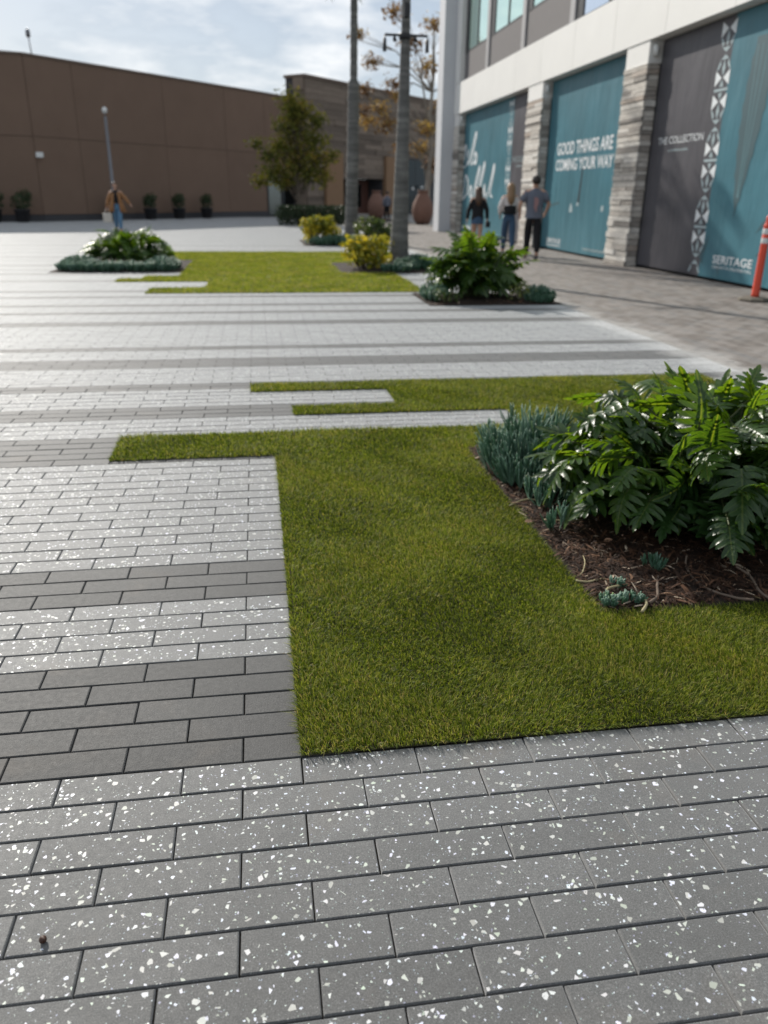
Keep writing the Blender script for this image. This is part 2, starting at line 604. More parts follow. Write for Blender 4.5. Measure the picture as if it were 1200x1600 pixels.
M['palm'] = palm_mat()
M['palm_shaft'] = simple('palm_crownshaft', (0.11, 0.12, 0.06), 0.5, 0.25, 5)
M['frond'] = attr_mat('palm_frond', [(0.0, (0.03, 0.055, 0.015)), (0.6, (0.07, 0.10, 0.03)), (1.0, (0.15, 0.15, 0.06))], 0.4, 0.25, 0.4)
M['brown_wall'] = simple('brown_stucco', (0.186, 0.126, 0.093), 0.9, 0.10, 0.9, 0.2, 0.3, 40, rand=0.04)
M['brown_trim'] = simple('brown_coping', (0.15, 0.11, 0.085), 0.7, 0.1, 2)
M['dark_base'] = simple('dark_wall_base', (0.055, 0.055, 0.06), 0.8, 0.2, 3)
M['white_panel'] = simple('white_fascia', (0.74, 0.73, 0.70), 0.6, 0.05, 1.3, 0.4, rand=0.015)
M['grey_column'] = simple('pale_grey_column', (0.55, 0.56, 0.58), 0.55, 0.06, 1.5)
M['grey_panel'] = simple('charcoal_panel', (0.155, 0.145, 0.145), 0.75, 0.10, 6, 0.3, 0.3, 90)
M['mullion'] = simple('grey_mullion', (0.36, 0.35, 0.35), 0.5, 0.06, 3)
M['black_metal'] = simple('black_metal', (0.022, 0.022, 0.024), 0.45, 0.2, 8)
M['steel'] = simple('grey_steel', (0.17, 0.17, 0.18), 0.4, 0.1, 5, metal=0.6)


def stone_mat(name, stops, rough=0.85):
    t = NT(name)
    pos = t.pos()
    r = t.n("ObjectInfo").outputs['Random']
    c = t.ramp(r, stops)
    m = t.n("Mapping")
    m.inputs['Scale'].default_value = (3, 3, 14)
    t.link(pos, m.inputs[0])
    c = t.mix(1.0, c, t.ramp(t.noise(2.2, 5, 0.65, m.outputs[0]), [(0.25, (0.62,) * 3), (0.75, (1.3,) * 3)]), 'MULTIPLY')
    t.setin(t.p, Base_Color=c, Roughness=rough)
    t.bump(t.noise(24, 5, 0.65, pos), 0.7, 0.02)
    return t.mat


M['ledge'] = stone_mat('ledge_stone', [(0.0, (0.22, 0.20, 0.18)), (0.25, (0.42, 0.38, 0.335)), (0.6, (0.57, 0.53, 0.475)), (0.85, (0.68, 0.65, 0.60)), (1.0, (0.36, 0.29, 0.235))])
M['dark_ledge'] = stone_mat('dark_ledge_stone', [(0.0, (0.115, 0.088, 0.068)), (0.5, (0.165, 0.128, 0.098)), (1.0, (0.225, 0.175, 0.135))])


def vinyl(name, c):
    t = NT(name)
    pos = t.pos()
    n1 = t.noise(0.9, 4, 0.6, pos)
    cc = t.mix(1.0, c, t.ramp(n1, [(0.3, (0.86,) * 3), (0.7, (1.12,) * 3)]), 'MULTIPLY')
    t.setin(t.p, Base_Color=cc, Roughness=0.42)
    t.p.inputs['Specular IOR Level'].default_value = 0.3
    mp_ = t.n("Mapping")
    mp_.inputs['Scale'].default_value = (1.0, 1.5, 0.45)
    t.link(pos, mp_.inputs[0])
    t.bump(t.math('ADD', t.noise(1.3, 3, 0.5, mp_.outputs[0], 0.3), t.math('MULTIPLY', t.noise(7, 2, 0.5, pos), 0.06)), 0.5, 0.08)
    return t.mat


M['teal'] = vinyl('teal_vinyl', (0.056, 0.168, 0.210))
M['charcoal_vinyl'] = vinyl('charcoal_vinyl', (0.085, 0.082, 0.092))
M['print_white'] = simple('white_print', (0.74, 0.77, 0.78), 0.45, 0.03, 3)
M['print_pale'] = simple('pale_print', (0.36, 0.44, 0.46), 0.45, 0.03, 3)
M['print_grey'] = simple('grey_print', (0.055, 0.105, 0.120), 0.45, 0.1, 3)
M['print_line'] = simple('line_print', (0.10, 0.20, 0.225), 0.45, 0.05, 3)


def glass_mat(name, c, rough=0.05):
    t = NT(name)
    pos = t.pos()
    t.setin(t.p, Base_Color=(*c, 1), Roughness=rough, Metallic=0.9)
    t.bump(t.noise(0.7, 2, 0.5, pos), 0.08, 0.05)
    return t.mat


M['mint_glass'] = glass_mat('mint_coated_glass', (0.66, 0.90, 0.80))
M['blue_glass'] = glass_mat('blue_coated_glass', (0.66, 0.74, 0.86))
M['grey_glass'] = glass_mat('grey_glass', (0.16, 0.18, 0.175), 0.12)
M['dark_glass'] = glass_mat('dark_glass', (0.035, 0.045, 0.05), 0.08)
M['door_dark'] = simple('dark_interior', (0.012, 0.010, 0.009), 0.9, 0.3, 2)
M['red_wood'] = simple('reddish_wood_door', (0.075, 0.03, 0.02), 0.6, 0.25, 6)
M['tan_column'] = simple('tan_stucco_column', (0.24, 0.145, 0.082), 0.85, 0.1, 2)
M['terracotta'] = simple('terracotta', (0.19, 0.105, 0.078), 0.8, 0.15, 3)
M['dark_pot'] = simple('dark_planter', (0.02, 0.02, 0.022), 0.6, 0.2, 4)
M['lamp_glass'] = simple('lamp_glass', (0.7, 0.7, 0.68), 0.3, 0.05, 3)
M['orange'] = simple('orange_plastic', (0.72, 0.085, 0.045), 0.45, 0.06, 6)
M['reflector'] = simple('white_reflective_sheet', (0.68, 0.68, 0.66), 0.35, 0.06, 30)
M['rubber'] = simple('dusty_rubber', (0.13, 0.115, 0.09), 0.85, 0.2, 14)
M['skin'] = simple('skin', (0.46, 0.27, 0.19), 0.55, 0.06, 12)
M['hair_dark'] = simple('dark_hair', (0.018, 0.012, 0.009), 0.45, 0.3, 40)
M['hair_brown'] = simple('brown_hair', (0.075, 0.04, 0.024), 0.45, 0.35, 40)
M['hair_light'] = simple('fair_brown_hair', (0.24, 0.145, 0.075), 0.45, 0.35, 40)
M['cloth_black'] = simple('black_cloth', (0.010, 0.010, 0.012), 0.85, 0.3, 20)
M['denim'] = simple('denim', (0.045, 0.085, 0.145), 0.85, 0.2, 30)
M['denim_light'] = simple('washed_denim', (0.095, 0.19, 0.30), 0.85, 0.2, 30)
M['cloth_white'] = simple('white_cloth', (0.62, 0.57, 0.55), 0.85, 0.08, 12)
M['cloth_grey'] = simple('slate_grey_cloth', (0.135, 0.15, 0.19), 0.85, 0.12, 12)
M['cloth_pink'] = simple('pink_print', (0.34, 0.20, 0.20), 0.8, 0.2, 40)
M['cloth_tan'] = simple('tan_knit', (0.27, 0.135, 0.06), 0.9, 0.15, 25)
M['shoe'] = simple('dark_shoe', (0.05, 0.05, 0.055), 0.6, 0.2, 20)
M['bag_cream'] = simple('cream_bag', (0.50, 0.46, 0.41), 0.7, 0.1, 12)
M['brown_seed'] = simple('brown_seed', (0.045, 0.018, 0.010), 0.5, 0.3, 200)

# ------------------------------------------------------------------ ground layout (metres; X along the paver courses, Y away)
LAWN = [(0, 3.6, 0, 0.62), (0, 1.11, 0.62, 2.62), (3.1, 3.6, 0.62, 2.62), (-0.92, 3.6, 2.62, 3.10), (1.62, 3.6, 3.10, 3.50),
        (0.14, 3.6, 3.50, 3.74), (0.88, 3.6, 3.74, 4.20), (-0.15, 3.6, 4.20, 4.45)]
BED = (1.11, 3.1, 0.62, 2.62)
FAR_LAWN = [(-1.71, 2.5, 10.62, 11.36), (-0.88, 2.5, 11.36, 12.30), (-2.40, 2.5, 12.30, 12.78), (-2.02, 2.5, 12.78, 13.30), (-1.45, 1.5, 13.30, 17.0),
            (1.5, 3.3, 16.2, 19.6), (1.5, 2.5, 13.30, 13.75), (-2.15, 1.5, 17.0, 19.6)]
FAR_BEDS = {'left': (-3.85, -1.45, 14.0, 16.9), 'palm_near': (1.5, 3.65, 13.75, 16.2), 'palm_far': (1.3, 4.0, 22.2, 25.4), 'right': (2.22, 4.1, 9.0, 10.4)}
WALK_X = 4.05


def in_rects(x, y, rects, pad=0.0):
    return any(a + pad <= x <= b - pad and c + pad <= y <= d - pad for a, b, c, d in rects)


# large ground sheet
g = MB()
g.add([(-400, -60, -0.03), (400, -60, -0.03), (400, 900, -0.03), (-400, 900, -0.03)], [(0, 1, 2, 3)])
gr = g.build('ground', M['concrete_far'])
tag(gr, 'pale ground sheet reaching past the buildings', 'ground', kind='structure')

# plaza paving: bedding sheet, single pavers as parts
s = MB()
s.add([(-30, -4, -0.012), (WALK_X, -4, -0.012), (WALK_X, 52, -0.012), (-30, 52, -0.012)], [(0, 1, 2, 3)])
paving = s.build('plaza_paving', M['sand'])
tag(paving, 'plaza of long grey terrazzo pavers with plain dark bands', 'paving', kind='structure')
DARK = set(list(range(0, 5)) + list(range(9, 12)) + list(range(25, 30)) + [34, 35, 36, 42, 43, 50, 51, 52, 53, 58, 59, 73, 74, 75, 82, 83, 89, 90, 98, 99,
           105, 106, 120, 121, 132, 133, 141, 150, 151, 163, 172, 173, 187, 200, 214, 215, 233, 250, 268, 290])
JG = 0.0023                                        # half a joint


def paver_proto(x0, x1, y0, y1, ch=0.0026, z=0.0):
    """chamfered paver top and sides (verts, faces)"""
    zb = z - 0.03
    zt = z
    v = [(x0, y0, zb), (x1, y0, zb), (x1, y1, zb), (x0, y1, zb),
         (x0, y0, zt - ch * 0.8), (x1, y0, zt - ch * 0.8), (x1, y1, zt - ch * 0.8), (x0, y1, zt - ch * 0.8),
         (x0 + ch, y0 + ch, zt), (x1 - ch, y0 + ch, zt), (x1 - ch, y1 - ch, zt), (x0 + ch, y1 - ch, zt)]
    f = [(8, 9, 10, 11)]
    for a in (0, 4):
        for i in range(4):
            j = (i + 1) % 4
            f.append((a + i, a + j, a + 4 + j, a + 4 + i))
    return v, f


cells = []
for k in range(-27, 500):
    y0 = k * PW
    yc = y0 + PW / 2
    off = 0.0 if k % 2 else PL / 2
    xl = -7.0 if yc < 6 else (-12.0 if yc < 20 else -27.0)
    n0 = int(math.floor((xl - off) / PL))
    n1 = int(math.ceil((WALK_X - off) / PL))
    for n in range(n0, n1):
        x0 = off + n * PL
        x1 = min(x0 + PL, WALK_X)
        if x1 - x0 < 0.04:
            continue
        xc = (x0 + x1) / 2
        cells.append((x0, x1, y0, y0 + PW, k))
cells = np.array(cells)
X, Y, Z = project(np.c_[(cells[:, 0] + cells[:, 1]) / 2, (cells[:, 2] + cells[:, 3]) / 2, np.zeros(len(cells))])
keep = np.ones(len(cells), bool)
all_hide = LAWN + [BED] + FAR_LAWN + list(FAR_BEDS.values())
for a, b, c_, d_ in all_hide:
    inside = (cells[:, 0] >= a - 0.001) & (cells[:, 1] <= b + 0.001) & (cells[:, 2] >= c_ - 0.001) & (cells[:, 3] <= d_ + 0.001)
    keep &= ~inside
hid = np.zeros(len(cells), bool)
for a, b, c_, d_ in LAWN + [BED]:
    xc = (cells[:, 0] + cells[:, 1]) / 2
    yc = (cells[:, 2] + cells[:, 3]) / 2
    hid |= (xc > a) & (xc < b) & (yc > c_) & (yc < d_)
vis = keep & ~hid & (X > -60) & (X < 1260) & (Y < 1640) & (Y > 300) & (Z > 0.3)
area = np.where(vis, FPX * FPX / np.maximum(Z, 0.3) ** 3, 0)
order = np.argsort(-area)
singles = set(order[:300].tolist())
shared = {}
pr = np.random.RandomState(3)
v_acc, f_acc, c_acc, m_acc, nacc = [], [], [], [], 0
for i, (x0, x1, y0, y1, k) in enumerate(cells):
    if not keep[i]:
        continue
    dark = int(k) in DARK
    if i in singles:
        lx, ly = round(x1 - x0, 3), PW
        key = (lx, dark)
        if key not in shared:
            v, f = paver_proto(-lx / 2 + JG, lx / 2 - JG, -ly / 2 + JG, ly / 2 - JG)
            me = bpy.data.meshes.new('paver')
            me.from_pydata(v, [], f)
            me.materials.append(M['paver_dark' if dark else 'paver_light'])
            shared[key] = me
        o = obj('paver', shared[key], paving, ((x0 + x1) / 2 + pr.uniform(-.0006, .0006), (y0 + y1) / 2, pr.uniform(-0.0012, 0.0004)))
        o.rotation_euler = (pr.uniform(-.009, .009), pr.uniform(-.004, .004), pr.uniform(-.004, .004))
    else:
        z = pr.uniform(-0.0012, 0.0004)
        if y0 < 4.5 and x0 > -6:
            v, f = paver_proto(x0 + JG, x1 - JG, y0 + JG, y1 - JG, 0.0022, z)
        else:
            v, f = paver_proto(x0 + JG, x1 - JG, y0 + JG, y1 - JG, 0.0008, z)
            v = v[4:]
            f = [(4, 5, 6, 7)] + [(q, (q + 1) % 4, 4 + (q + 1) % 4, 4 + q) for q in range(4)]
        v_acc.extend(v)
        for q in f:
            f_acc.extend([w + nacc for w in q])
            c_acc.append(4)
            m_acc.append(1 if dark else 0)
        nacc += len(v)
rest = obj('pavers', np_mesh('pavers', v_acc, f_acc, c_acc, [M['paver_light'], M['paver_dark']], m_acc), paving)
rest['kind'] = 'stuff'

# brown walkway along the shop fronts
s = MB()
s.add([(WALK_X, -4, -0.016), (8.4, -4, -0.016), (8.4, 52, -0.016), (WALK_X, 52, -0.016)], [(0, 1, 2, 3)])
walk = s.build('walkway', M['sand'])
tag(walk, 'brown brick-paved walkway beside the wrapped shop fronts', 'walkway', kind='structure')
BW, BL = 0.1016, 0.2032
wc = []
for k in range(int(-3 / BL), int(40 / BL)):
    for n in range(int((8.35 - WALK_X) / BW) + 1):
        x0 = WALK_X + 0.003 + n * BW
        y0 = k * BL + (BL / 2 if n % 2 else 0)
        wc.append((x0, x0 + BW, y0, y0 + BL))
wc = np.array(wc)
X, Y, Z = project(np.c_[(wc[:, 0] + wc[:, 1]) / 2, (wc[:, 2] + wc[:, 3]) / 2, np.zeros(len(wc))])
vis = (X > 0) & (X < 1220) & (Y > 0) & (Z > 0.5) & ~((wc[:, 3] > 9.0) & (wc[:, 2] < 10.4) & (wc[:, 0] < 4.2)) & (Y < 600)
order = np.argsort(-np.where(vis, 1 / np.maximum(Z, .5) ** 3, 0))
singles = set(order[:300].tolist())
v, f = paver_proto(-BW / 2 + .0022, BW / 2 - .0022, -BL / 2 + .0022, BL / 2 - .0022, 0.004)
bme = bpy.data.meshes.new('paver_brick')
bme.from_pydata(v, [], f)
bme.materials.append(M['walk'])
v_acc, f_acc, c_acc, nacc = [], [], [], 0
for i, (x0, x1, y0, y1) in enumerate(wc):
    z = -0.004 + pr.uniform(-.0015, .0005)
    if i in singles:
        obj('paver_brick', bme, walk, ((x0 + x1) / 2, (y0 + y1) / 2, z))
    else:
        v, f = paver_proto(x0 + .0022, x1 - .0022, y0 + .0022, y1 - .0022, 0.004, z)
        v = v[4:]
        f = [(4, 5, 6, 7)] + [(q, (q + 1) % 4, 4 + (q + 1) % 4, 4 + q) for q in range(4)]
        v_acc.extend(v)
        for q in f:
            f_acc.extend([w + nacc for w in q])
            c_acc.append(4)
        nacc += len(v)
rest = obj('paver_bricks', np_mesh('paver_bricks', v_acc, f_acc, c_acc, M['walk']), walk)
rest['kind'] = 'stuff'

# ------------------------------------------------------------------ turf


def make_turf(name, label, rects, density, zb=0.0035, edge=0.006, seed=1, single=False, tone=0.0):
    """base sheet plus blades; density(x, y) -> (blades per m2, width, height)"""
    r = np.random.RandomState(seed)
    V, F, C, MI, A = [], [], [], [], []
    nv = 0
    for (a, b, c, d) in rects:
        v = np.array([(a, c, 0.001), (b, c, 0.001), (b, d, 0.001), (a, d, 0.001), (a, c, zb), (b, c, zb), (b, d, zb), (a, d, zb)])
        f = np.array([(4, 5, 6, 7), (0, 1, 5, 4), (1, 2, 6, 5), (2, 3, 7, 6), (3, 0, 4, 7)])
        V.append(v)
        F.append((f + nv).ravel())
        C.append(np.full(5, 4))
        MI.append(np.ones(5, int))
        A.append(np.zeros(8))
        nv += 8
    for (a, b, c, d) in rects:
        step = 0.25
        xs = np.arange(a, b, step)
        ys = np.arange(c, d, step)
        for x0 in xs:
            for y0 in ys:
                x1, y1 = min(x0 + step, b), min(y0 + step, d)
                den, wd, ht = density((x0 + x1) / 2, (y0 + y1) / 2)
                n = int(den * (x1 - x0) * (y1 - y0))
                if n < 1:
                    continue
                bx = r.uniform(x0, x1, n)
                by = r.uniform(y0, y1, n)
                # slow field of lean so the pile lies in patches
                ph = np.sin(bx * 5.3 + 1.7 * np.sin(by * 3.1)) + np.sin(by * 6.1 + 1.3 * np.sin(bx * 4.2)) + 0.6 * np.sin(bx * 17 + by * 13)
                az = r.uniform(0, 2 * np.pi, n)
                lean = np.abs(r.normal(0.52, 0.36, n))
                lx = np.cos(az) * lean + 0.26 * np.cos(ph * 1.4)
                ly = np.sin(az) * lean + 0.26 * np.sin(ph * 1.4) - 0.08
                for ex, ey in ((1, 0), (-1, 0), (0, 1), (0, -1)):
                    qx, qy = bx + ex * 0.016, by + ey * 0.016
                    outside = np.ones(n, bool)
                    for (ra, rb, rc, rd) in rects:
                        outside &= ~((qx >= ra) & (qx <= rb) & (qy >= rc) & (qy <= rd))
                    lx = lx + outside * ex * (0.35 + 0.6 * r.rand(n))
                    ly = ly + outside * ey * (0.35 + 0.6 * r.rand(n))
                h = ht * r.uniform(0.62, 1.12, n) * (1 + 0.09 * ph) * (1 + 0.12 * np.sin(bx * 71 + 3 * np.sin(by * 43)) * np.sin(by * 83))
                w = wd * r.uniform(0.7, 1.3, n)
                fa = r.uniform(0, np.pi, n)
                wx, wy = np.cos(fa) * w / 2, np.sin(fa) * w / 2
                mx, my, mz = bx + lx * h * 0.38, by + ly * h * 0.38, zb + h * 0.58
                tx, ty = bx + lx * h * 1.15, by + ly * h * 1.15
                tz = zb + h * (1.0 - 0.28 * np.minimum(lean, 1.2) ** 2)
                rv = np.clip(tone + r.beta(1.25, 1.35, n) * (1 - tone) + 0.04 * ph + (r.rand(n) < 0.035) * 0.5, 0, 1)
                if single:
                    v = np.stack([np.c_[bx - wx, by - wy, np.full(n, zb - .002)], np.c_[bx + wx, by + wy, np.full(n, zb - .002)], np.c_[tx, ty, tz]], 1).reshape(-1, 3)
                    idx = np.arange(n)[:, None] * 3 + np.array([[0, 1, 2]])
                    V.append(v)
                    F.append((idx + nv).ravel())
                    C.append(np.full(n, 3))
                    MI.append(np.zeros(n, int))
                    A.append(np.repeat(rv, 3))
                    nv += 3 * n
                else:
                    v = np.stack([np.c_[bx - wx, by - wy, np.full(n, zb - .002)], np.c_[bx + wx, by + wy, np.full(n, zb - .002)],
                                  np.c_[mx + wx * .85, my + wy * .85, mz], np.c_[mx - wx * .85, my - wy * .85, mz], np.c_[tx, ty, tz]], 1).reshape(-1, 3)
                    base = np.arange(n)[:, None] * 5 + nv
                    fl = np.concatenate([base + np.array([[0, 1, 2, 3]]), base + np.array([[3, 2, 4]])], 1).ravel()
                    V.append(v)
                    F.append(fl)
                    C.append(np.tile([4, 3], n))
                    MI.append(np.zeros(2 * n, int))
                    A.append(np.repeat(rv, 5))
                    nv += 5 * n
    me = np_mesh(name, np.concatenate(V), np.concatenate(F), np.concatenate(C), [M['turf'], M['turf_base']], np.concatenate(MI), {'rnd': np.concatenate(A)})
    o = obj(name, me)
    tag(o, label, 'grass', kind='stuff')
    return o


def near_density(x, y):
    if x > 2.0 + 0.35 * y:
        return 5000, 0.0042, 0.03
    if y < 0.7:
        return 74000, 0.0018, 0.0205
    if y < 1.6:
        return 60000, 0.0020, 0.0205
    if y < 2.6:
        return 42000, 0.0024, 0.021
    return 26000, 0.0032, 0.024


make_turf('turf', 'near olive green turf lawn with stepped edges around the mulched bed', LAWN, near_density, seed=5)
make_turf('turf', 'far flat green turf lawn between the palm trunks and the left planting bed', FAR_LAWN, lambda x, y: (3000, 0.012, 0.034), seed=6, single=True, tone=0.34)  # lighter tone puts the backlit glow of far blades into their colour

# ------------------------------------------------------------------ planting beds


def soil_patch(label, rect, hump=0.03, step=0.05, seed=0):
    a, b, c, d = rect
    nx, ny = int((b - a) / step) + 1, int((d - c) / step) + 1
    v, f = [], []
    for j in range(ny + 1):
        for i in range(nx + 1):
            x, y = a + (b - a) * i / nx, c + (d - c) * j / ny
            e = min(x - a, b - x, y - c, d - y)
            z = 0.004 + hump * min(1, e / 0.4) + 0.010 * mnoise.noise((x * 9, y * 9, seed)) * min(1, e / 0.1)
            v.append((x, y, z))
    for j in range(ny):
        for i in range(nx):
            o = j * (nx + 1) + i
            f.append((o, o + 1, o + nx + 2, o + nx + 1))
    m = MB()
    m.add(v, f)
    o = m.build('planting_bed', M['soil'], smooth=True)
    tag(o, label, 'planting bed', kind='structure')
    return o


soil_patch('dark mulched bed set into the near turf', BED, 0.02)
soil_patch('soil under the leafy shrub on the left of the plaza', FAR_BEDS['left'], 0.05, 0.2, 3)
soil_patch('soil around the thick palm trunk', FAR_BEDS['palm_near'], 0.04, 0.2, 4)
soil_patch('soil around the thinner far palm', FAR_BEDS['palm_far'], 0.04, 0.2, 5)
soil_patch('soil under the lobed-leaf shrub next to the brick walkway', FAR_BEDS['right'], 0.04, 0.1, 6)


def mulch(name, label, rect, n, seed, scale=1.0):
    r = np.random.RandomState(seed)
    a, b, c, d = rect
    bx = r.uniform(a + .01, b - .01, n)
    by = r.uniform(c + .012, d - .01, n)
    L = r.gamma(2.2, 0.011, n) * scale + 0.008
    W = np.maximum(0.0012, L * r.uniform(0.04, 0.22, n))
    az = r.uniform(0, 2 * np.pi, n)
    tilt = r.normal(0, 0.28, n)
    e = np.minimum(np.minimum(bx - a, b - bx), np.minimum(by - c, d - by))
    z = 0.008 + 0.02 * np.minimum(1, e / 0.4) + r.uniform(0, 0.016, n)
    dx, dy = np.cos(az), np.sin(az)
    th = np.minimum(W * 0.5, 0.003)
    bend = r.normal(0, 0.12, n) * L
    rv = np.clip(r.beta(1.5, 2.6, n) + (r.rand(n) < 0.09) * 0.5, 0, 1)
    P = []
    for s_, wv in ((-.5, .5), (0, 1), (.5, .4)):
        for sd in (-1, 1):
            ox = dx * L * s_ - dy * (W * wv * sd / 2 + bend * (s_ == 0))
            oy = dy * L * s_ + dx * (W * wv * sd / 2 + bend * (s_ == 0))
            P.append(np.c_[bx + ox, by + oy, z + np.sin(tilt) * L * s_ + th * (s_ == 0)])
    V = np.stack(P, 1).reshape(-1, 3)
    base = np.arange(n)[:, None] * 6
    F = np.concatenate([base + np.array([[0, 1, 3, 2]]), base + np.array([[2, 3, 5, 4]])], 1).ravel()
    me = np_mesh(name, V, F, np.full(2 * n, 4), M['mulch'], None, {'rnd': np.repeat(rv, 6)})
    o = obj(name, me)
    tag(o, label, 'mulch', kind='stuff')


mulch('bark_mulch', 'shredded brown bark scattered over the near bed', (1.11, 2.5, 0.62, 2.62), 30000, 8)
mulch('bark_mulch', 'coarse bark at the foot of the shrub next to the brick walkway', FAR_BEDS['right'], 2500, 9, 2.0)

# ------------------------------------------------------------------ plants


def lobed_leaf(seed, L=0.27):
    r = random.Random(seed)
    m = MB()
    nl = 7

    def shape(x, y):
        # droop along the midrib, shallow valley fold, drooping lobes
        t = x / L
        z = 0.16 * abs(y) - 0.9 * y * y / L - 0.32 * L * t * t + 0.05 * L * math.sin(t * 4 + seed)
        return (x, y, z)

    # core strip
    n = 12
    core = []
    for i in range(n + 1):
        t = i / n
        w = L * (0.115 * (1 - t) ** 0.8 + 0.03) * (0.55 if i == 0 else 1)
        core.append((t * L * 0.93, w))
    v, f = [], []
    for x, w in core:
        v += [shape(x, -w), (x, 0, shape(x, 0)[2] - 0.004), shape(x, w)]
    for i in range(n):
        o = i * 3
        f += [(o, o + 3, o + 4, o + 1), (o + 1, o + 4, o + 5, o + 2)]
    m.add(v, f)
    for sd in (-1, 1):
        for i in range(nl):
            t = i / (nl - 1)
            bx = L * (0.03 + 0.80 * t)
            ang = math.radians(118 - 78 * t + r.uniform(-6, 6))
            ln = L * (0.24 + 0.20 * math.sin(math.pi * min(1, 0.18 + 0.75 * t)) - 0.16 * t * t) * r.uniform(0.9, 1.1)
            wd = L * (0.053 + 0.011 * math.sin(math.pi * t)) * r.uniform(0.9, 1.12)
            cw = L * (0.115 * (1 - t) ** 0.8 + 0.03) * 0.8
            curve = r.uniform(-0.3, -0.05)
            ring = []
            px_, py_ = bx, cw * 0.4
            a = ang
            prof = [(0.0, 1.2), (0.3, 1.05), (0.62, 1.0), (0.86, 0.74), (0.97, 0.38)]
            last = 0
            dip = r.uniform(-0.03, 0.10) * L
            for (s_, wf) in prof:
                st = (s_ - last) * (ln + cw * 0.4)
                last = s_
                px_ += math.cos(a) * st
                py_ += math.sin(a) * st
                a += curve * 0.3
                nx, ny = -math.sin(a), math.cos(a)
                q = []
                for k in (-1, 0, 1):
                    X_, Y_ = px_ + nx * wd * wf * k, sd * (py_ + ny * wd * wf * k)
                    sx, sy, sz = shape(X_, Y_)
                    q.append((sx, sy, sz - dip * s_ * s_ + (0.006 if k else 0) - 0.001 * i))
                ring.append(q)
            v = [p for q in ring for p in q]
            tx, ty = px_ + math.cos(a) * wd * 0.35, sd * (py_ + math.sin(a) * wd * 0.35)
            sx, sy, sz = shape(tx, ty)
            v.append((sx, sy, sz - dip))
            f = []
            for k in range(len(ring) - 1):
                o = k * 3
                f += [(o, o + 3, o + 4, o + 1), (o + 1, o + 4, o + 5, o + 2)]
            o = (len(ring) - 1) * 3
            e = len(v) - 1
            f += [(o, e, o + 1), (o + 1, e, o + 2)]
            m.add(v, f)
    # terminal lobe
    v, f = [], []
    for s_, wf in ((0.86, 0.05), (0.95, 0.075), (1.04, 0.062), (1.10, 0.03)):
        x = s_ * L
        v += [shape(x, -wf * L), (x, 0, shape(x, 0)[2] - 0.003), shape(x, wf * L)]
    v.append(shape(1.13 * L, 0))
    for i in range(3):
        o = i * 3
        f += [(o, o + 3, o + 4, o + 1), (o + 1, o + 4, o + 5, o + 2)]
    f += [(9, 12, 10), (10, 12, 11)]
    m.add(v, f)
    return m.mesh('leaf', M['phil'], True)


LEAVES = [lobed_leaf(i) for i in range(6)]


def lobed_shrub(label, loc, rx, ry, h, n, seed, group, lscale=1.0, zlow=0.12, inner=0):
    r = random.Random(seed)
    t = thing('lobed_leaf_shrub', label, 'plant', loc, 0, group)
    st = MB()
    inn = MB()
    inn_m = r.choice(LEAVES)
    for i in range(n + inner):
        deep = i >= n
        u = (i + 0.5) / n if not deep else (i - n + 0.5) / inner
        el = math.asin(min(1, zlow + (1 - zlow) * u ** 0.92))       # from low skirt to the top
        az = i * 2.39996 + r.uniform(-0.35, 0.35)
        rad = r.uniform(0.55, 1.06)
        rad = rad if el > 0.5 else min(rad, 0.95)
        if deep:
            rad *= r.uniform(0.55, 0.9)
        tip = Vector((rx * rad * math.cos(el) * math.cos(az), ry * rad * math.cos(el) * math.sin(az), max(0.13, h * (0.2 + 0.8 * math.sin(el)) * rad)))
        out = Vector((math.cos(az), math.sin(az), 0))
        pitch = r.gauss(-0.50 + 1.45 * math.sin(el), 0.40)         # low leaves droop, high ones rise
        xdir = (out * math.cos(pitch) + Vector((0, 0, math.sin(pitch)))).normalized()
        side = Vector((-math.sin(az), math.cos(az), 0))
        roll = r.gauss(0, 0.5)
        zdir = xdir.cross(side) * -1
        if zdir.z < 0:
            zdir = -zdir
        ydir = zdir.cross(xdir).normalized()
        ydir, zdir = (ydir * math.cos(roll) + zdir * math.sin(roll)), (zdir * math.cos(roll) - ydir * math.sin(roll))
        sc = lscale * r.uniform(0.72, 1.18)
        base = tip - xdir * 0.17 * sc
        mw = Matrix.Identity(4)
        for k in range(3):
            mw[k][0], mw[k][1], mw[k][2], mw[k][3] = xdir[k] * sc, ydir[k] * sc, zdir[k] * sc, base[k]
        if deep:
            lm = r.choice(LEAVES)
            inn.add([mw @ q.co for q in lm.vertices], [tuple(q.vertices) for q in lm.polygons])
        else:
            o = obj('leaf', r.choice(LEAVES), t)
            o.matrix_local = mw
        root = Vector((r.gauss(0, 0.13) * rx, r.gauss(0, 0.13) * ry, 0.0))
        mid = root.lerp(base, 0.6) + Vector((0, 0, 0.14 * h))
        st.tube([root, mid, base, base + xdir * 0.05 * sc], [0.008, 0.006, 0.0045, 0.003], 5, cap=False)
    st.build('stems', M['petiole'], t, True)
    if inner:
        o = inn.build('inner_leaves', M['phil_inner'], t, True)
        o['kind'] = 'stuff'
    return t


lobed_shrub('large glossy lobed-leaf shrub in the near mulched bed', (1.95, 1.46, 0.01), 0.80, 0.78, 0.63, 300, 11, 'lobed-leaf shrubs', 0.74, inner=260)
lobed_shrub('glossy lobed-leaf shrub beside the brick walkway, in front of the strolling people', (3.05, 9.75, 0.02), 0.78, 0.62, 0.86, 130, 12, 'lobed-leaf shrubs', 1.25)
lobed_shrub('rounded sunlit lobed-leaf shrub on the left of the plaza, ringed by blue succulents', (-2.65, 15.5, 0.02), 0.95, 0.8, 0.72, 120, 13, 'lobed-leaf shrubs', 1.15)


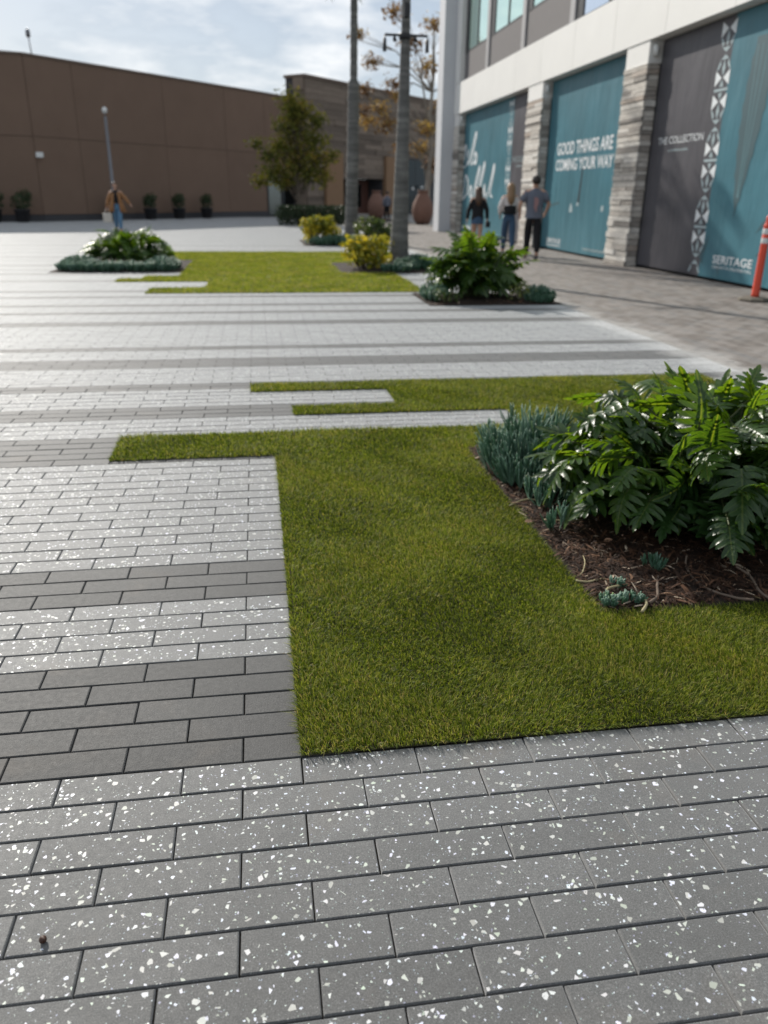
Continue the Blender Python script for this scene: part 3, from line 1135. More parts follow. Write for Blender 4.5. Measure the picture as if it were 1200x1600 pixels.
def stick_clump(label, spots, n, seed, h=(0.07, 0.12), rad=0.0045, group='blue succulent clumps', name='blue_stick_succulent', stalk=0.0):
    """spots: (x, y, rx, ry, hmax) ellipses where shoots stand; each shoot carries fingers"""
    r = np.random.RandomState(seed)
    cx, cy = spots[0][0], spots[0][1]
    t = thing(name, label, 'plant', (cx, cy, 0.01), 0, group)
    V, F, C, A = [], [], [], []
    nv = 0
    tot = sum(s_[2] * s_[3] for s_ in spots)
    for (x, y, rx, ry, hm) in spots:
        for _ in range(max(2, int(n * rx * ry / tot))):
            a, q = r.uniform(0, 2 * np.pi), math.sqrt(r.rand())
            sx, sy = x - cx + rx * q * math.cos(a), y - cy + ry * q * math.sin(a)
            top = hm * (1 - 0.4 * q * q) * r.uniform(0.55, 1.08)
            tone = r.uniform(0.1, 0.75)
            nf = r.randint(7, 12)
            out = np.array([math.cos(a) * q * 0.35, math.sin(a) * q * 0.35])
            for k in range(nf):
                L = r.uniform(*h)
                z0 = max(0.0, top - L - r.uniform(0, 0.45) * top * (k / nf))
                b = r.uniform(0, 2 * np.pi)
                sp = abs(r.normal(0.16, 0.22))
                d1 = np.array([math.cos(b) * sp + out[0], math.sin(b) * sp + out[1], 1.0])
                d1 /= np.linalg.norm(d1)
                p0 = np.array([sx + out[0] * z0, sy + out[1] * z0, z0])
                p1 = p0 + d1 * L * 0.55
                p2 = p0 + d1 * L + np.array([0, 0, 0.02 * L])
                e1 = np.cross(d1, [0.3, 0.7, 0.1])
                e1 /= np.linalg.norm(e1)
                e2 = np.cross(d1, e1)
                tri = [e1, -0.5 * e1 + 0.866 * e2, -0.5 * e1 - 0.866 * e2]
                vs = [p0 + w * rad * 0.7 for w in tri] + [p1 + w * rad * 1.15 for w in tri] + [p2 - d1 * L * .12 + w * rad * .8 for w in tri] + [p2]
                V.extend(vs)
                for ra in (0, 3):
                    for j in range(3):
                        F.extend([nv + ra + j, nv + ra + (j + 1) % 3, nv + ra + 3 + (j + 1) % 3, nv + ra + 3 + j])
                        C.append(4)
                for j in range(3):
                    F.extend([nv + 6 + j, nv + 6 + (j + 1) % 3, nv + 9])
                    C.append(3)
                A.extend([min(1, max(0, tone + r.normal(0, 0.13)))] * 10)
                nv += 10
    o = obj('leaves', np_mesh('leaves', np.array(V), F, C, M['stick_leaf'], None, {'rnd': A}, True), t)
    o['kind'] = 'stuff'
    return t


stick_clump('dense blue-grey finger-leaf succulent clump at the back corner of the near bed', [(1.37, 2.16, 0.25, 0.28, 0.36), (1.27, 1.96, 0.13, 0.13, 0.25), (1.5, 2.02, 0.14, 0.18, 0.30)], 330, 21, (0.10, 0.19), 0.0036)
stick_clump('small green succulent sprig between the dense clump and the open mulch', [(1.265, 1.68, 0.08, 0.10, 0.20)], 17, 22, (0.07, 0.14), 0.0034)
stick_clump('low succulent tuft on bare mulch halfway along the near bed edge', [(1.22, 1.36, 0.045, 0.05, 0.15)], 6, 23, (0.06, 0.11), 0.0034)
stick_clump('short succulent sprout at the near corner of the mulched bed', [(1.165, 0.675, 0.05, 0.025, 0.055)], 14, 24, (0.03, 0.05), 0.005)
stick_clump('pair of short succulent shoots beside the corner sprout', [(1.245, 0.675, 0.035, 0.022, 0.055)], 11, 25, (0.03, 0.05), 0.005)
stick_clump('tiny succulent rosette on the mulch behind the corner sprout', [(1.235, 0.80, 0.022, 0.02, 0.05)], 6, 26, (0.03, 0.045), 0.004)
stick_clump('sparse trailing succulent under the left skirt of the near lobed shrub', [(1.50, 1.62, 0.13, 0.16, 0.12)], 40, 27, (0.05, 0.1))
stick_clump('grey-green succulent shoots lying on mulch under the near shrub', [(1.46, 0.93, 0.05, 0.04, 0.05)], 8, 28, (0.04, 0.07), 0.003)
stick_clump('long blue succulent border in front of the left plaza shrub', [(-2.65, 14.25, 1.05, 0.2, 0.20), (-3.4, 14.7, 0.3, 0.5, 0.27), (-1.85, 14.6, 0.28, 0.5, 0.26)], 900, 29, (0.10, 0.17), 0.010)
stick_clump('blue succulent patch at the foot of the thick palm', [(3.15, 14.6, 0.45, 0.6, 0.30), (2.6, 14.0, 0.3, 0.2, 0.18)], 330, 30, (0.10, 0.16), 0.009)
stick_clump('blue succulent patch at the right end of the walkway bed', [(3.85, 9.35, 0.22, 0.28, 0.24)], 150, 31, (0.08, 0.13), 0.007)
stick_clump('blue succulent patch at the left end of the walkway bed', [(2.42, 9.6, 0.16, 0.35, 0.26)], 140, 32, (0.08, 0.13), 0.007)
stick_clump('blue succulent patch below the far yellow bush', [(2.3, 22.5, 0.9, 0.3, 0.32)], 250, 33, (0.12, 0.18), 0.012)


def leaf_cloud(blobs, per_m3_surface, size, seed, shell=0.55):
    """leaf quads spread through ellipsoid blobs -> V, F, C, A"""
    r = np.random.RandomState(seed)
    V, F, C, A = [], [], [], []
    nv = 0
    for (x, y, z, rx, ry, rz, tone) in blobs:
        n = max(6, int(per_m3_surface * (rx * ry + rx * rz + ry * rz) * 4))
        d = r.normal(0, 1, (n, 3))
        d /= np.linalg.norm(d, axis=1)[:, None]
        q = shell + (1.06 - shell) * r.rand(n) ** 0.6
        lump = 1 + 0.22 * np.sin(d[:, 0] * 5 + x * 3) * np.sin(d[:, 1] * 6 + y) + 0.14 * np.sin(d[:, 2] * 9 + z * 5)
        c = np.c_[x + d[:, 0] * rx * q * lump, y + d[:, 1] * ry * q * lump, z + d[:, 2] * rz * q * lump]
        nrm = d + r.normal(0, 0.7, (n, 3)) + np.array([0, 0, 0.5])
        nrm /= np.linalg.norm(nrm, axis=1)[:, None]
        tv = np.cross(nrm, r.normal(0, 1, (n, 3)))
        tv /= np.linalg.norm(tv, axis=1)[:, None]
        bv = np.cross(nrm, tv)
        s_ = size * r.uniform(0.6, 1.3, n)[:, None]
        pts = np.stack([c - tv * s_, c + bv * s_ * .42 + nrm * s_ * .1, c + tv * s_ - nrm * s_ * .12, c - bv * s_ * .42 + nrm * s_ * .1], 1).reshape(-1, 3)
        V.append(pts)
        F.append(np.arange(4 * n) + nv)
        C.append(np.full(n, 4))
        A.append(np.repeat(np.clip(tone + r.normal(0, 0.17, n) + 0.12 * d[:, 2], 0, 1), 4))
        nv += 4 * n
    return np.concatenate(V), np.concatenate(F), np.concatenate(C), np.concatenate(A)


def bush(name, label, loc, blobs, mat, seed, dens=60, size=0.06, group=None, parent=None, shell=0.55, stems=True):
    t = parent or thing(name, label, 'plant', loc, 0, group)
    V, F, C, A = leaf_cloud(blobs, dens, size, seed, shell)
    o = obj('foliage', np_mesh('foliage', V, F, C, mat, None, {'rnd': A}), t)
    o['kind'] = 'stuff'
    if stems:
        s_ = MB()
        for (x, y, z, rx, ry, rz, tone) in blobs:
            s_.tube([(x * .4, y * .4, 0), (x * .8, y * .8, z * .5), (x, y, z)], [0.018, 0.013, 0.006], 6)
        s_.build('stem', M['bark'], t, True)
    return t


def blobs_random(n, rx, ry, h, br, seed, tone=0.5, tvar=0.2):
    r = random.Random(seed)
    out = []
    for i in range(n):
        a = r.uniform(0, 6.28)
        q = math.sqrt(r.random()) * 0.75
        z = h * r.uniform(0.25, 0.80)
        s_ = br * r.uniform(0.7, 1.2)
        out.append((rx * q * math.cos(a), ry * q * math.sin(a), z, s_, s_, s_ * 0.8, tone + r.uniform(-tvar, tvar)))
    return out


bush('yellow_bush', 'bright yellow variegated bush at the foot of the thick palm', (2.05, 14.35, 0.03), blobs_random(16, 0.46, 0.4, 0.66, 0.2, 41, 0.72, 0.25), M['yellow_leaf'], 42, 95, 0.085, 'yellow bushes around the palms')
bush('yellow_bush', 'yellow bush at the left end of the far palm bed', (1.78, 22.9, 0.03), blobs_random(17, 0.62, 0.4, 0.80, 0.24, 43, 0.66, 0.25), M['yellow_leaf'], 44, 80, 0.10, 'yellow bushes around the palms')
bush('green_bush', 'green leafy bush to the right of the far palm', (3.45, 23.0, 0.03), blobs_random(12, 0.65, 0.45, 0.82, 0.25, 45, 0.58, 0.22), M['green_leaf'], 46, 130, 0.075)
bush('green_bush', 'small yellow-green bush at the right end of the walkway bed', (3.62, 9.3, 0.03), blobs_random(6, 0.2, 0.16, 0.3, 0.11, 47, 0.8, 0.15), M['green_leaf'], 48, 220, 0.03)
bush('green_bush', 'low sprawling groundcover at the left front of the walkway bed', (2.5, 9.22, 0.03), blobs_random(9, 0.26, 0.16, 0.14, 0.09, 49, 0.45, 0.2), M['green_leaf'], 50, 240, 0.028)

# dry stems, roots and litter on the near mulch


def stem(label, pts, r0, r1, mat, name='dry_stem'):
    m = MB()
    P = [Vector(p) for p in pts]
    # smooth through the points
    Q = []
    for i in range(len(P) - 1):
        a, b, c, d = P[max(0, i - 1)], P[i], P[i + 1], P[min(len(P) - 1, i + 2)]
        for k in range(5):
            t = k / 5
            Q.append(0.5 * ((2 * b) + (c - a) * t + (2 * a - 5 * b + 4 * c - d) * t * t + (3 * b - a - 3 * c + d) * t ** 3))
    Q.append(P[-1])
    n = len(Q)
    m.tube(Q, [r0 + (r1 - r0) * i / (n - 1) + 0.0006 * math.sin(i * 2.1) for i in range(n)], 7)
    o = m.build(name, mat, None, True)
    return tag(o, label, 'stem', 'dry stems on the mulch')


def gp(x, y, z=0.02):
    p = ground(x, y, z)
    return (p[0], p[1], z)


stem('long thin brown runner curving from under the near shrub to the turf edge', [gp(1073, 868, .05), gp(1072, 885, .03), gp(1085, 905, .022), gp(1110, 922, .022), gp(1150, 934, .022), gp(1178, 937, .026)], 0.0035, 0.0055, M['stem_brown'])
stem('forked brown runner at the right edge under the near shrub', [gp(1150, 885, .05), gp(1172, 900, .03), gp(1188, 925, .025), gp(1212, 940, .024)], 0.004, 0.006, M['stem_brown'])
stem('short reddish brown stub bent down to the mulch beside the corner sprouts', [gp(1028, 900, .03), gp(1027, 918, .028), gp(1027, 932, .024), gp(1014, 942, .02)], 0.0045, 0.006, M['stem_brown'])
stem('pale curled succulent stalk standing at the bed corner', [gp(998, 928, .018), gp(1006, 934, .03), gp(1010, 944, .032), gp(1003, 956, .02)], 0.0045, 0.006, M['stem_pale'])
stem('pale bent succulent stalk arching to the tiny rosette', [gp(949, 940, .02), gp(948, 922, .035), gp(957, 917, .035), gp(968, 915, .03)], 0.0055, 0.004, M['stem_pale'])
stem('pale green stalk lying flat along the middle of the mulch', [gp(900, 907, .02), gp(918, 909, .022), gp(932, 906, .022), gp(945, 904, .02)], 0.0035, 0.0045, M['stem_pale'])
stem('pale stalk trailing between the tuft and the lobed shrub', [gp(850, 812, .02), gp(872, 813, .03), gp(893, 814, .022), gp(910, 812, .02)], 0.004, 0.003, M['stem_pale'])
stem('pale stalk lying in front of the dense succulent clump', [gp(796, 790, .02), gp(812, 783, .024), gp(826, 780, .026), gp(848, 782, .024)], 0.0035, 0.0045, M['stem_pale'])
stem('thin hooked pale twig standing in the open mulch', [gp(911, 868, .02), gp(914, 878, .035), gp(911, 892, .03), gp(905, 900, .02)], 0.0022, 0.0026, M['stem_pale'])
stem('thin brown twig crossing under the near shrub', [gp(1040, 902, .022), gp(1062, 905, .024), gp(1078, 916, .02)], 0.003, 0.002, M['stem_brown'])
stem('grey twig at the back right under the near shrub', [gp(1100, 884, .022), gp(1118, 890, .028), gp(1135, 896, .022)], 0.003, 0.002, M['stem_brown'])


def litter(name, label, p, s_, rot, mat, cat='leaf'):
    m = MB()
    v, f = [], []
    for i in range(5):
        t = i / 4
        w = 0.42 * math.sin(math.pi * min(1, 0.08 + t * 0.92))
        v += [((t - .5) * s_, -w * s_ * .5, 0.25 * s_ * w * w + 0.1 * s_ * t * t), ((t - .5) * s_, 0, 0.1 * s_ * t * t), ((t - .5) * s_, w * s_ * .5, 0.3 * s_ * w + 0.1 * s_ * t)]
    for i in range(4):
        o = i * 3
        f += [(o, o + 3, o + 4, o + 1), (o + 1, o + 4, o + 5, o + 2)]
    m.add(v, f)
    o = m.build(name, mat, None, True, p)
    o.rotation_euler = (0.2, 0.1, rot)
    tag(o, label, cat, 'fallen leaves')


litter('fallen_leaf', 'pinkish tan dry leaf fallen on the mulch below the shrub', gp(950, 845, .03), 0.05, 0.4, M['dry_leaf'])
litter('fallen_leaf', 'pale curled dry leaf at the far left edge of the mulch', gp(756, 728, .03), 0.055, 1.2, M['stem_pale'])
litter('fallen_leaf', 'small tan leaf on the mulch by the right turf edge', gp(1182, 934, .035), 0.03, 2.2, M['stem_pale'])
litter('fallen_leaf', 'orange brown leaf on the mulch next to the low tuft', gp(826, 815, .025), 0.04, 0.1, M['dry_leaf'])
m = MB()
m.lathe([(0.0, -0.006), (0.005, -0.005), (0.008, 0.0), (0.0065, 0.005), (0.002, 0.008), (0.0005, 0.010)], 12)
p = ground(67, 1468, 0.006)
o = m.build('seed', M['brown_seed'], None, True, (p[0], p[1], 0.0062))
o.rotation_euler = (0.9, 0.3, 0.5)
tag(o, 'single dark brown seed lying on a terrazzo paver', 'seed')

# ------------------------------------------------------------------ palms


def palm(label, base, h, r0, r1, lean, seed, shaft_at=None, taper=False):
    r = np.random.RandomState(seed)
    t = thing('palm_tree', label, 'tree', base, 0, 'palms in the plaza')
    m = MB()
    n = 70
    pts, rad = [], []
    for i in range(n + 1):
        q = i / n
        z = h * q
        k = r0 + (r1 - r0) * q + 0.08 * math.exp(-q * 22) + (0.010 if i % 2 == 0 else 0) + 0.006 * math.sin(i * 1.7)
        if taper:
            k = max(0.082, 0.182 - 0.0235 * z) + 0.06 * math.exp(-z * 3) + (0.005 if i % 2 == 0 else 0)
        if shaft_at and z > shaft_at:
            k *= 0.66
        pts.append((lean[0] * q + 0.03 * math.sin(q * 3), lean[1] * q, z))
        rad.append(k)
    m.tube(pts, rad, 16)
    m.build('trunk', M['palm'], t, True)
    top = Vector(pts[-1])
    m = MB()
    m.tube([top + Vector((0, 0, -0.02)), top + Vector((0, 0, 0.5)), top + Vector((0, 0, 1.0))], [r1 * 0.8, r1 * 0.72, 0.05], 12)
    m.build('crownshaft', M['palm_shaft'], t, True)
    V, F, C, A = [], [], [], []
    nv = 0
    for k in range(17):
        az = k * 2.4 + r.uniform(-.2, .2)
        el = r.uniform(-0.1, 1.15)
        L = r.uniform(1.9, 2.5)
        p = top + Vector((0, 0, 0.9))
        d = Vector((math.cos(az) * math.cos(el), math.sin(az) * math.cos(el), math.sin(el)))
        spine = [p.copy()]
        for s_ in range(14):
            d = (d + Vector((0, 0, -0.11 - 0.02 * s_))).normalized()
            p = p + d * L / 14
            spine.append(p.copy())
        side = Vector((-math.sin(az), math.cos(az), 0))
        tone = r.uniform(0.2, 0.7)
        for s_ in range(1, 14):
            a, b = spine[s_], spine[s_ + 1]
            dd = (b - a).normalized()
            for sd in (-1, 1):
                for half in (0, 0.5):
                    q = a.lerp(b, half)
                    ll = 0.55 * math.sin(math.pi * (0.12 + 0.80 * s_ / 14)) * r.uniform(.85, 1.1)
                    tip = q + (side * sd * 0.85 + dd * 0.55 + Vector((0, 0, -0.35 - 0.3 * r.rand()))).normalized() * ll
                    wv = dd * 0.02
                    V.extend([tuple(q - wv), tuple(q + wv), tuple(q.lerp(tip, .5) + wv * 1.2 + Vector((0, 0, .03))), tuple(tip), tuple(q.lerp(tip, .5) - wv * 1.2 + Vector((0, 0, .03)))])
                    F.extend([nv, nv + 1, nv + 2, nv + 4, nv + 4, nv + 2, nv + 3])
                    C.extend([4, 3])
                    A.extend([tone + r.normal(0, .1)] * 5)
                    nv += 5
            if s_ < 13:
                w1 = side * 0.014
                V.extend([tuple(a - w1), tuple(a + w1), tuple(b + w1), tuple(b - w1)])
                F.extend([nv, nv + 1, nv + 2, nv + 3])
                C.append(4)
                A.extend([0.9] * 4)
                nv += 4
    o = obj('crown', np_mesh('crown', np.array(V), F, C, M['frond'], None, {'rnd': np.clip(A, 0, 1)}), t)
    return t


palm('thick grey ringed palm trunk rising from the yellow bush, with a strapped light bracket', (2.80, 14.95, 0), 7.6, 0.185, 0.09, (0.05, 0.0), 51, None, True)
palm('thinner far palm trunk behind the yellow and green bushes', (2.87, 24.3, 0), 7.35, 0.185, 0.145, (0.12, 0.0), 52, 4.45)

t = thing('light_bracket', 'black cross-arm with two hanging lights strapped around the thick palm trunk', 'light', (2.845, 14.95, 4.12))
m = MB()
m.lathe([(0.108, -0.05), (0.115, -0.04), (0.115, 0.04), (0.108, 0.05)], 20)
m.build('strap', M['black_metal'], t)
m = MB()
m.box(-0.40, 0.40, -0.150, -0.116, -0.02, 0.02)
m.build('cross_arm', M['black_metal'], t)
for sx in (-0.40, 0.40):
    m = MB()
    m.lathe([(0.012, 0.0), (0.012, -0.05), (0.032, -0.06), (0.036, -0.26), (0.030, -0.27)], 12, 0, (sx, -0.133, 0))
    m.build('hanging_light', M['black_metal'], t, True)
m = MB()
m.cbox(-0.05, 0.06, -0.16, -0.075, 0.30, 0.52, 0.01)
m.build('junction_box', M['black_metal'], t)
for sx in (-0.22, 0.17):
    m = MB()
    m.tube([(sx, -0.133, -0.01), (sx, -0.14, -0.04), (sx, -0.20, -0.09)], [0.015, 0.026, 0.038], 10)
    m.build('spotlight', M['black_metal'], t, True)

# ------------------------------------------------------------------ the shop building on the right
BX = 7.80                     # face of fascia and pillars
WX = 8.08                     # face of the wraps
bld = thing('shop_building', 'white two-storey shop building with stone pillars and mint glass on the right', 'building', (8, 20, 0))


def bpart(m, name, mats, smooth=False, parent=None):
    me = m.mesh(name, mats, smooth)
    o = obj(name, me, parent or bld)
    o.matrix_local = Matrix.Translation((-8, -20, 0)) if (parent or bld) is bld else Matrix.Identity(4)
    return o


m = MB()
m.box(8.34, 18, 5.0, 32.6, 0, 13)
bpart(m, 'core_wall', M['grey_panel'])
# fascia panels (joints left open)
edges = [5.0, 7.4, 9.8, 12.2, 14.6, 17.0, 19.4, 21.8, 24.2, 26.6, 29.0, 31.95]
for a, b in zip(edges[:-1], edges[1:]):
    m = MB()
    m.box(BX, 8.36, a + 0.006, b - 0.006, 4.29, 5.34)
    bpart(m, 'fascia_panel', M['white_panel'])
m = MB()
m.box(BX + 0.02, 8.30, 5.0, 31.9, 5.30, 5.355)
bpart(m, 'fascia_capping', M['mullion'])
m = MB()
m.box(BX, 8.36, 31.2, 31.95, 5.36, 13)
bpart(m, 'corner_frame', M['white_panel'])
m = MB()
m.box(7.34, BX - 0.004, 32.0, 33.0, 0, 13)
m.box(BX - 0.004, 8.36, 31.96, 33.0, 0, 13)
bpart(m, 'corner_column', M['grey_column'])
# pillars built of single stones
sr = random.Random(17)


def stone_pillar(y0, y1, zt=4.285):
    m = MB()
    m.box(BX + 0.05, 8.36, y0 + 0.05, y1 - 0.02, 0, zt)
    pil = bpart(m, 'stone_pillar', M['dark_base'])
    z = 0.0
    while z < zt - 0.42:
        h = sr.uniform(0.065, 0.125)
        h = min(h, zt - 0.40 - z)
        cuts = [y0]
        if (y1 - y0) > 0.9 and sr.random() < 0.45:
            cuts.append(y0 + (y1 - y0) * sr.uniform(0.3, 0.7))
        cuts.append(y1)
        for i in range(len(cuts) - 1):
            pr_ = sr.uniform(0.0, 0.035)
            q = MB()
            xs = BX + 0.045 - pr_ - 0.02
            q.cbox(xs, BX + 0.06, cuts[i] + (0.004 if i else -sr.uniform(0, .02)), cuts[i + 1] - 0.004, z + 0.004, z + h - 0.004, 0.008)
            o = obj('stone', q.mesh('stone', M['ledge']), pil)
        q = MB()
        pr_ = sr.uniform(0.0, 0.03)
        q.cbox(BX + 0.066, WX - 0.004, y0 + 0.02 - pr_, y0 + 0.06, z + 0.004, z + h - 0.004, 0.008)
        obj('stone', q.mesh('stone', M['ledge']), pil)
        z += h
    q = MB()
    q.box(BX + 0.02, 8.37, y0 + 0.03, y1 - 0.03, zt - 0.40, zt)
    obj('pillar_neck', q.mesh('pillar_neck', M['white_panel']), pil)
    q = MB()
    q.tube([(BX + 0.13, y0 + 0.05, zt - 0.10), (BX + 0.13, y0 - 0.05, zt - 0.12), (BX + 0.13, y0 - 0.06, zt - 0.28)], [0.04, 0.06, 0.055], 12)
    obj('pillar_lamp', q.mesh('pillar_lamp', M['lamp_glass'], True), pil)
    return pil


for a, b in ((15.2, 16.3), (21.5, 22.8), (31.1, 31.93), (6.0, 7.1)):
    stone_pillar(a, b)
# upper storey: charcoal spandrels, fins, glass
fins = [(27.72, 28.12), (23.82, 24.22), (19.86, 20.26), (15.9, 16.3), (11.9, 12.3), (7.9, 8.3)]
for a, b in fins:
    m = MB()
    m.box(7.93, 8.35, a + 0.04, b - 0.04, 5.36, 13)
    bpart(m, 'fin', M['mullion'])
bays = [(28.12, 31.2, True), (24.22, 27.72, True), (20.26, 23.82, True), (16.3, 19.86, False), (12.3, 15.9, False), (8.3, 11.9, True)]
for a, b, sp in bays:
    if sp:
        m = MB()
        m.box(7.985, 8.35, a - 0.03, b + 0.03, 5.36, 6.30)
        bpart(m, 'spandrel_panel', M['grey_panel'])
    zb = 6.31 if sp else 5.40
    m = MB()
    for y in (a + 0.004, b - 0.40, (a + b - 0.36) / 2 - 0.03):
        wd = 0.396 if y == b - 0.40 else 0.06
        m.box(7.975, 8.33, y, y + wd, zb, 9.4)
    m.box(7.98, 8.32, a + 0.07, b - 0.41, zb, zb + 0.05)
    win = bpart(m, 'window', M['black_metal'])
    ym = (a + b - 0.36) / 2
    for y0, y1 in ((a + 0.066, ym - 0.032), (ym + 0.032, b - 0.402)):
        q = MB()
        q.box(8.00, 8.02, y0, y1, zb + 0.052, 9.4)
        obj('pane', q.mesh('pane', M['mint_glass' if sp else 'blue_glass']), win)
m = MB()
m.box(7.88, 8.36, 5.0, 31.18, 9.41, 13)
bpart(m, 'upper_wall', M['white_panel'])

# wraps on the shop fronts


WSEED = [0]


def wrinkle(y, z):
    k = WSEED[0]
    return 0.010 * mnoise.noise((y * 0.6, z * 0.35, k)) + 0.0012 * mnoise.noise((y * 2.0 + z, z * 1.3, k + 7))


def wrap_sheet(y0, y1, z0, z1, mats, split=None, seed=0):
    """vinyl sheet with soft wrinkles facing -X; split: list of (y limit, material index) from near to far"""
    WSEED[0] = seed
    ny, nz = int((y1 - y0) / 0.07), int((z1 - z0) / 0.07)
    v, f, mi = [], [], []
    for j in range(nz + 1):
        for i in range(ny + 1):
            y, z = y0 + (y1 - y0) * i / ny, z0 + (z1 - z0) * j / nz
            v.append((WX + wrinkle(y, z), y, z))
    for j in range(nz):
        for i in range(ny):
            o = j * (ny + 1) + i
            f.append((o, o + ny + 1, o + ny + 2, o + 1))
            yc = y0 + (y1 - y0) * (i + .5) / ny
            k = 0
            for lim, q in (split or []):
                if yc < lim:
                    k = q
                    break
            mi.append(k)
    v2 = [(8.30, y0, z0), (8.30, y1, z0), (8.30, y1, z1), (8.30, y0, z1)]
    m = MB()
    m.add(v, f)
    m.m = mi
    return m


def flat_poly(m, pts, x, mi=0):
    """polygon given as (y, z) points, front face towards -X"""
    ar = sum(pts[i][0] * pts[(i + 1) % len(pts)][1] - pts[(i + 1) % len(pts)][0] * pts[i][1] for i in range(len(pts)))
    q = [(x + wrinkle(y, z), y, z) for y, z in pts]
    if ar > 0:
        q = q[::-1]
    m.add(q, [tuple(range(len(q)))], mi)


KW = (WX + 0.0544) / (8.2 + 0.0544)


def wy(y):
    return -1.716 + (y + 1.716) * KW


def wz(z):
    return 1.39 + (z - 1.39) * KW


def lettering(body, y_left, y_right, z0, z1, mat, parent, bold=0.012, name='lettering', x=None, shear=0.0):
    """printed words fitted into a wall rectangle; y_left is the far end (left in view)"""
    cu = bpy.data.curves.new(name, 'FONT')
    cu.body = body
    cu.size = 1.0
    cu.offset = bold
    cu.shear = shear
    cu.resolution_u = 3
    to = bpy.data.objects.new(name, cu)
    col.objects.link(to)
    dg = bpy.context.evaluated_depsgraph_get()
    me = bpy.data.meshes.new_from_object(to.evaluated_get(dg))
    bpy.data.objects.remove(to)
    co = np.zeros(len(me.vertices) * 3)
    me.vertices.foreach_get('co', co)
    co = co.reshape(-1, 3)
    lo, hi = co.min(0), co.max(0)
    sx = (y_left - y_right) / (hi[0] - lo[0])
    sz = (z1 - z0) / (hi[1] - lo[1])
    w = np.c_[np.full(len(co), (x or WX - 0.007)), y_left - (co[:, 0] - lo[0]) * sx, z0 + (co[:, 1] - lo[1]) * sz]
    w[:, 0] += np.array([wrinkle(a_, b_) for a_, b_ in w[:, 1:]])
    me.vertices.foreach_set('co', w.ravel())
    me.materials.clear()
    me.materials.append(mat)
    me.polygons.foreach_set('use_smooth', np.zeros(len(me.polygons), bool))
    me.update()
    return obj(name, me, parent)


def tiny_print(y_left, y_right, z0, z1, mat, parent, seed, name='small_print'):
    """a line of print too small to read: word-like rows of narrow marks"""
    r = random.Random(seed)
    m = MB()
    y = y_left
    h = z1 - z0
    while y > y_right:
        w = h * r.uniform(0.25, 0.55)
        zz = z1 if r.random() < 0.3 else z0 + h * 0.72
        flat_poly(m, [(y, z0), (y - w, z0), (y - w, zz), (y, zz)], WX - 0.005)
        y -= w + h * (0.22 if r.random() < 0.85 else 0.6)
    o = m.build(name, mat, parent)
    o['kind'] = 'stuff'
    return o


def ornament(yc, w, ztop, zbot, parent, x=WX - 0.005):
    """chain of triangle-and-arch motifs, one unit about 1.13 m tall"""
    mp = MB()
    unit = 1.125
    hw = w / 2

    def P(u, s_):
        return (yc + u * hw, s_)

    z = ztop + 0.62
    while z > zbot:
        def clipz(pts):
            return all(zbot - 0.01 <= q[1] <= ztop + 0.005 for q in pts)
        a = z
        for sgn in (1, -1):
            c = a - unit / 2            # middle of the unit
            # arch cap
            segs = [((0.0, 0.545), (0.55, 0.47)), ((0.55, 0.47), (0.95, 0.32)), ((0, 0.545), (-0.55, 0.47)), ((-0.55, 0.47), (-0.95, 0.32))]
            for (u0, s0), (u1, s1) in segs:
                pts = [P(u0, c + sgn * s0), P(u1, c + sgn * s1), P(u1 * 0.78, c + sgn * (s1 - 0.0)), P(u0 * 0.78, c + sgn * (s0 - 0.075))]
                if clipz(pts):
                    flat_poly(mp, pts, x)
            # needle inside the arch
            pts = [P(0, c + sgn * 0.47), P(0.22, c + sgn * 0.34), P(0, c + sgn * 0.20), P(-0.22, c + sgn * 0.34)]
            if clipz(pts):
                flat_poly(mp, pts, x)
            # white side triangles
            for sd in (-1, 1):
                pts = [P(sd * 0.97, c + sgn * 0.31), P(sd * 0.10, c + sgn * 0.185), P(sd * 0.97, c + sgn * 0.065)]
                if clipz(pts):
                    one = MB()
                    flat_poly(one, pts, x - 0.001)
                    one.build('triangle', M['print_white'], parent)
            pts = [P(0, c + sgn * 0.16), P(0.28, c + sgn * 0.05), P(-0.28, c + sgn * 0.05)]
            if clipz(pts):
                flat_poly(mp, pts, x)
        pts = [P(-0.95, a - unit / 2 - 0.022), P(0.95, a - unit / 2 - 0.022), P(0.95, a - unit / 2 + 0.022), P(-0.95, a - unit / 2 + 0.022)]
        if clipz(pts):
            flat_poly(mp, pts, x)
        z -= unit
    mp.build('strip_outline', M['print_pale'], parent)


def wrap_thing(label):
    return thing('window_wrap', label, 'banner', (0, 0, 0), 0, 'printed wraps on the shop fronts')


# far wrap: teal with brush script and a charcoal end panel
w1 = wrap_thing('teal wrap with white brush script, farthest shop front')
wrap_sheet(22.82, 31.08, 0.05, 4.27, None, [(24.85, 1), (99, 0)], 1).build('sheet', [M['teal'], M['charcoal_vinyl']], w1, True)
ornament(25.15, 0.44, 4.22, 0.06, w1)
lettering('THE COLLECTION', 24.75, 22.95, 2.38, 2.54, M['print_pale'], w1, 0.0)
tiny_print(24.3, 23.5, 2.24, 2.29, M['print_pale'], w1, 1)


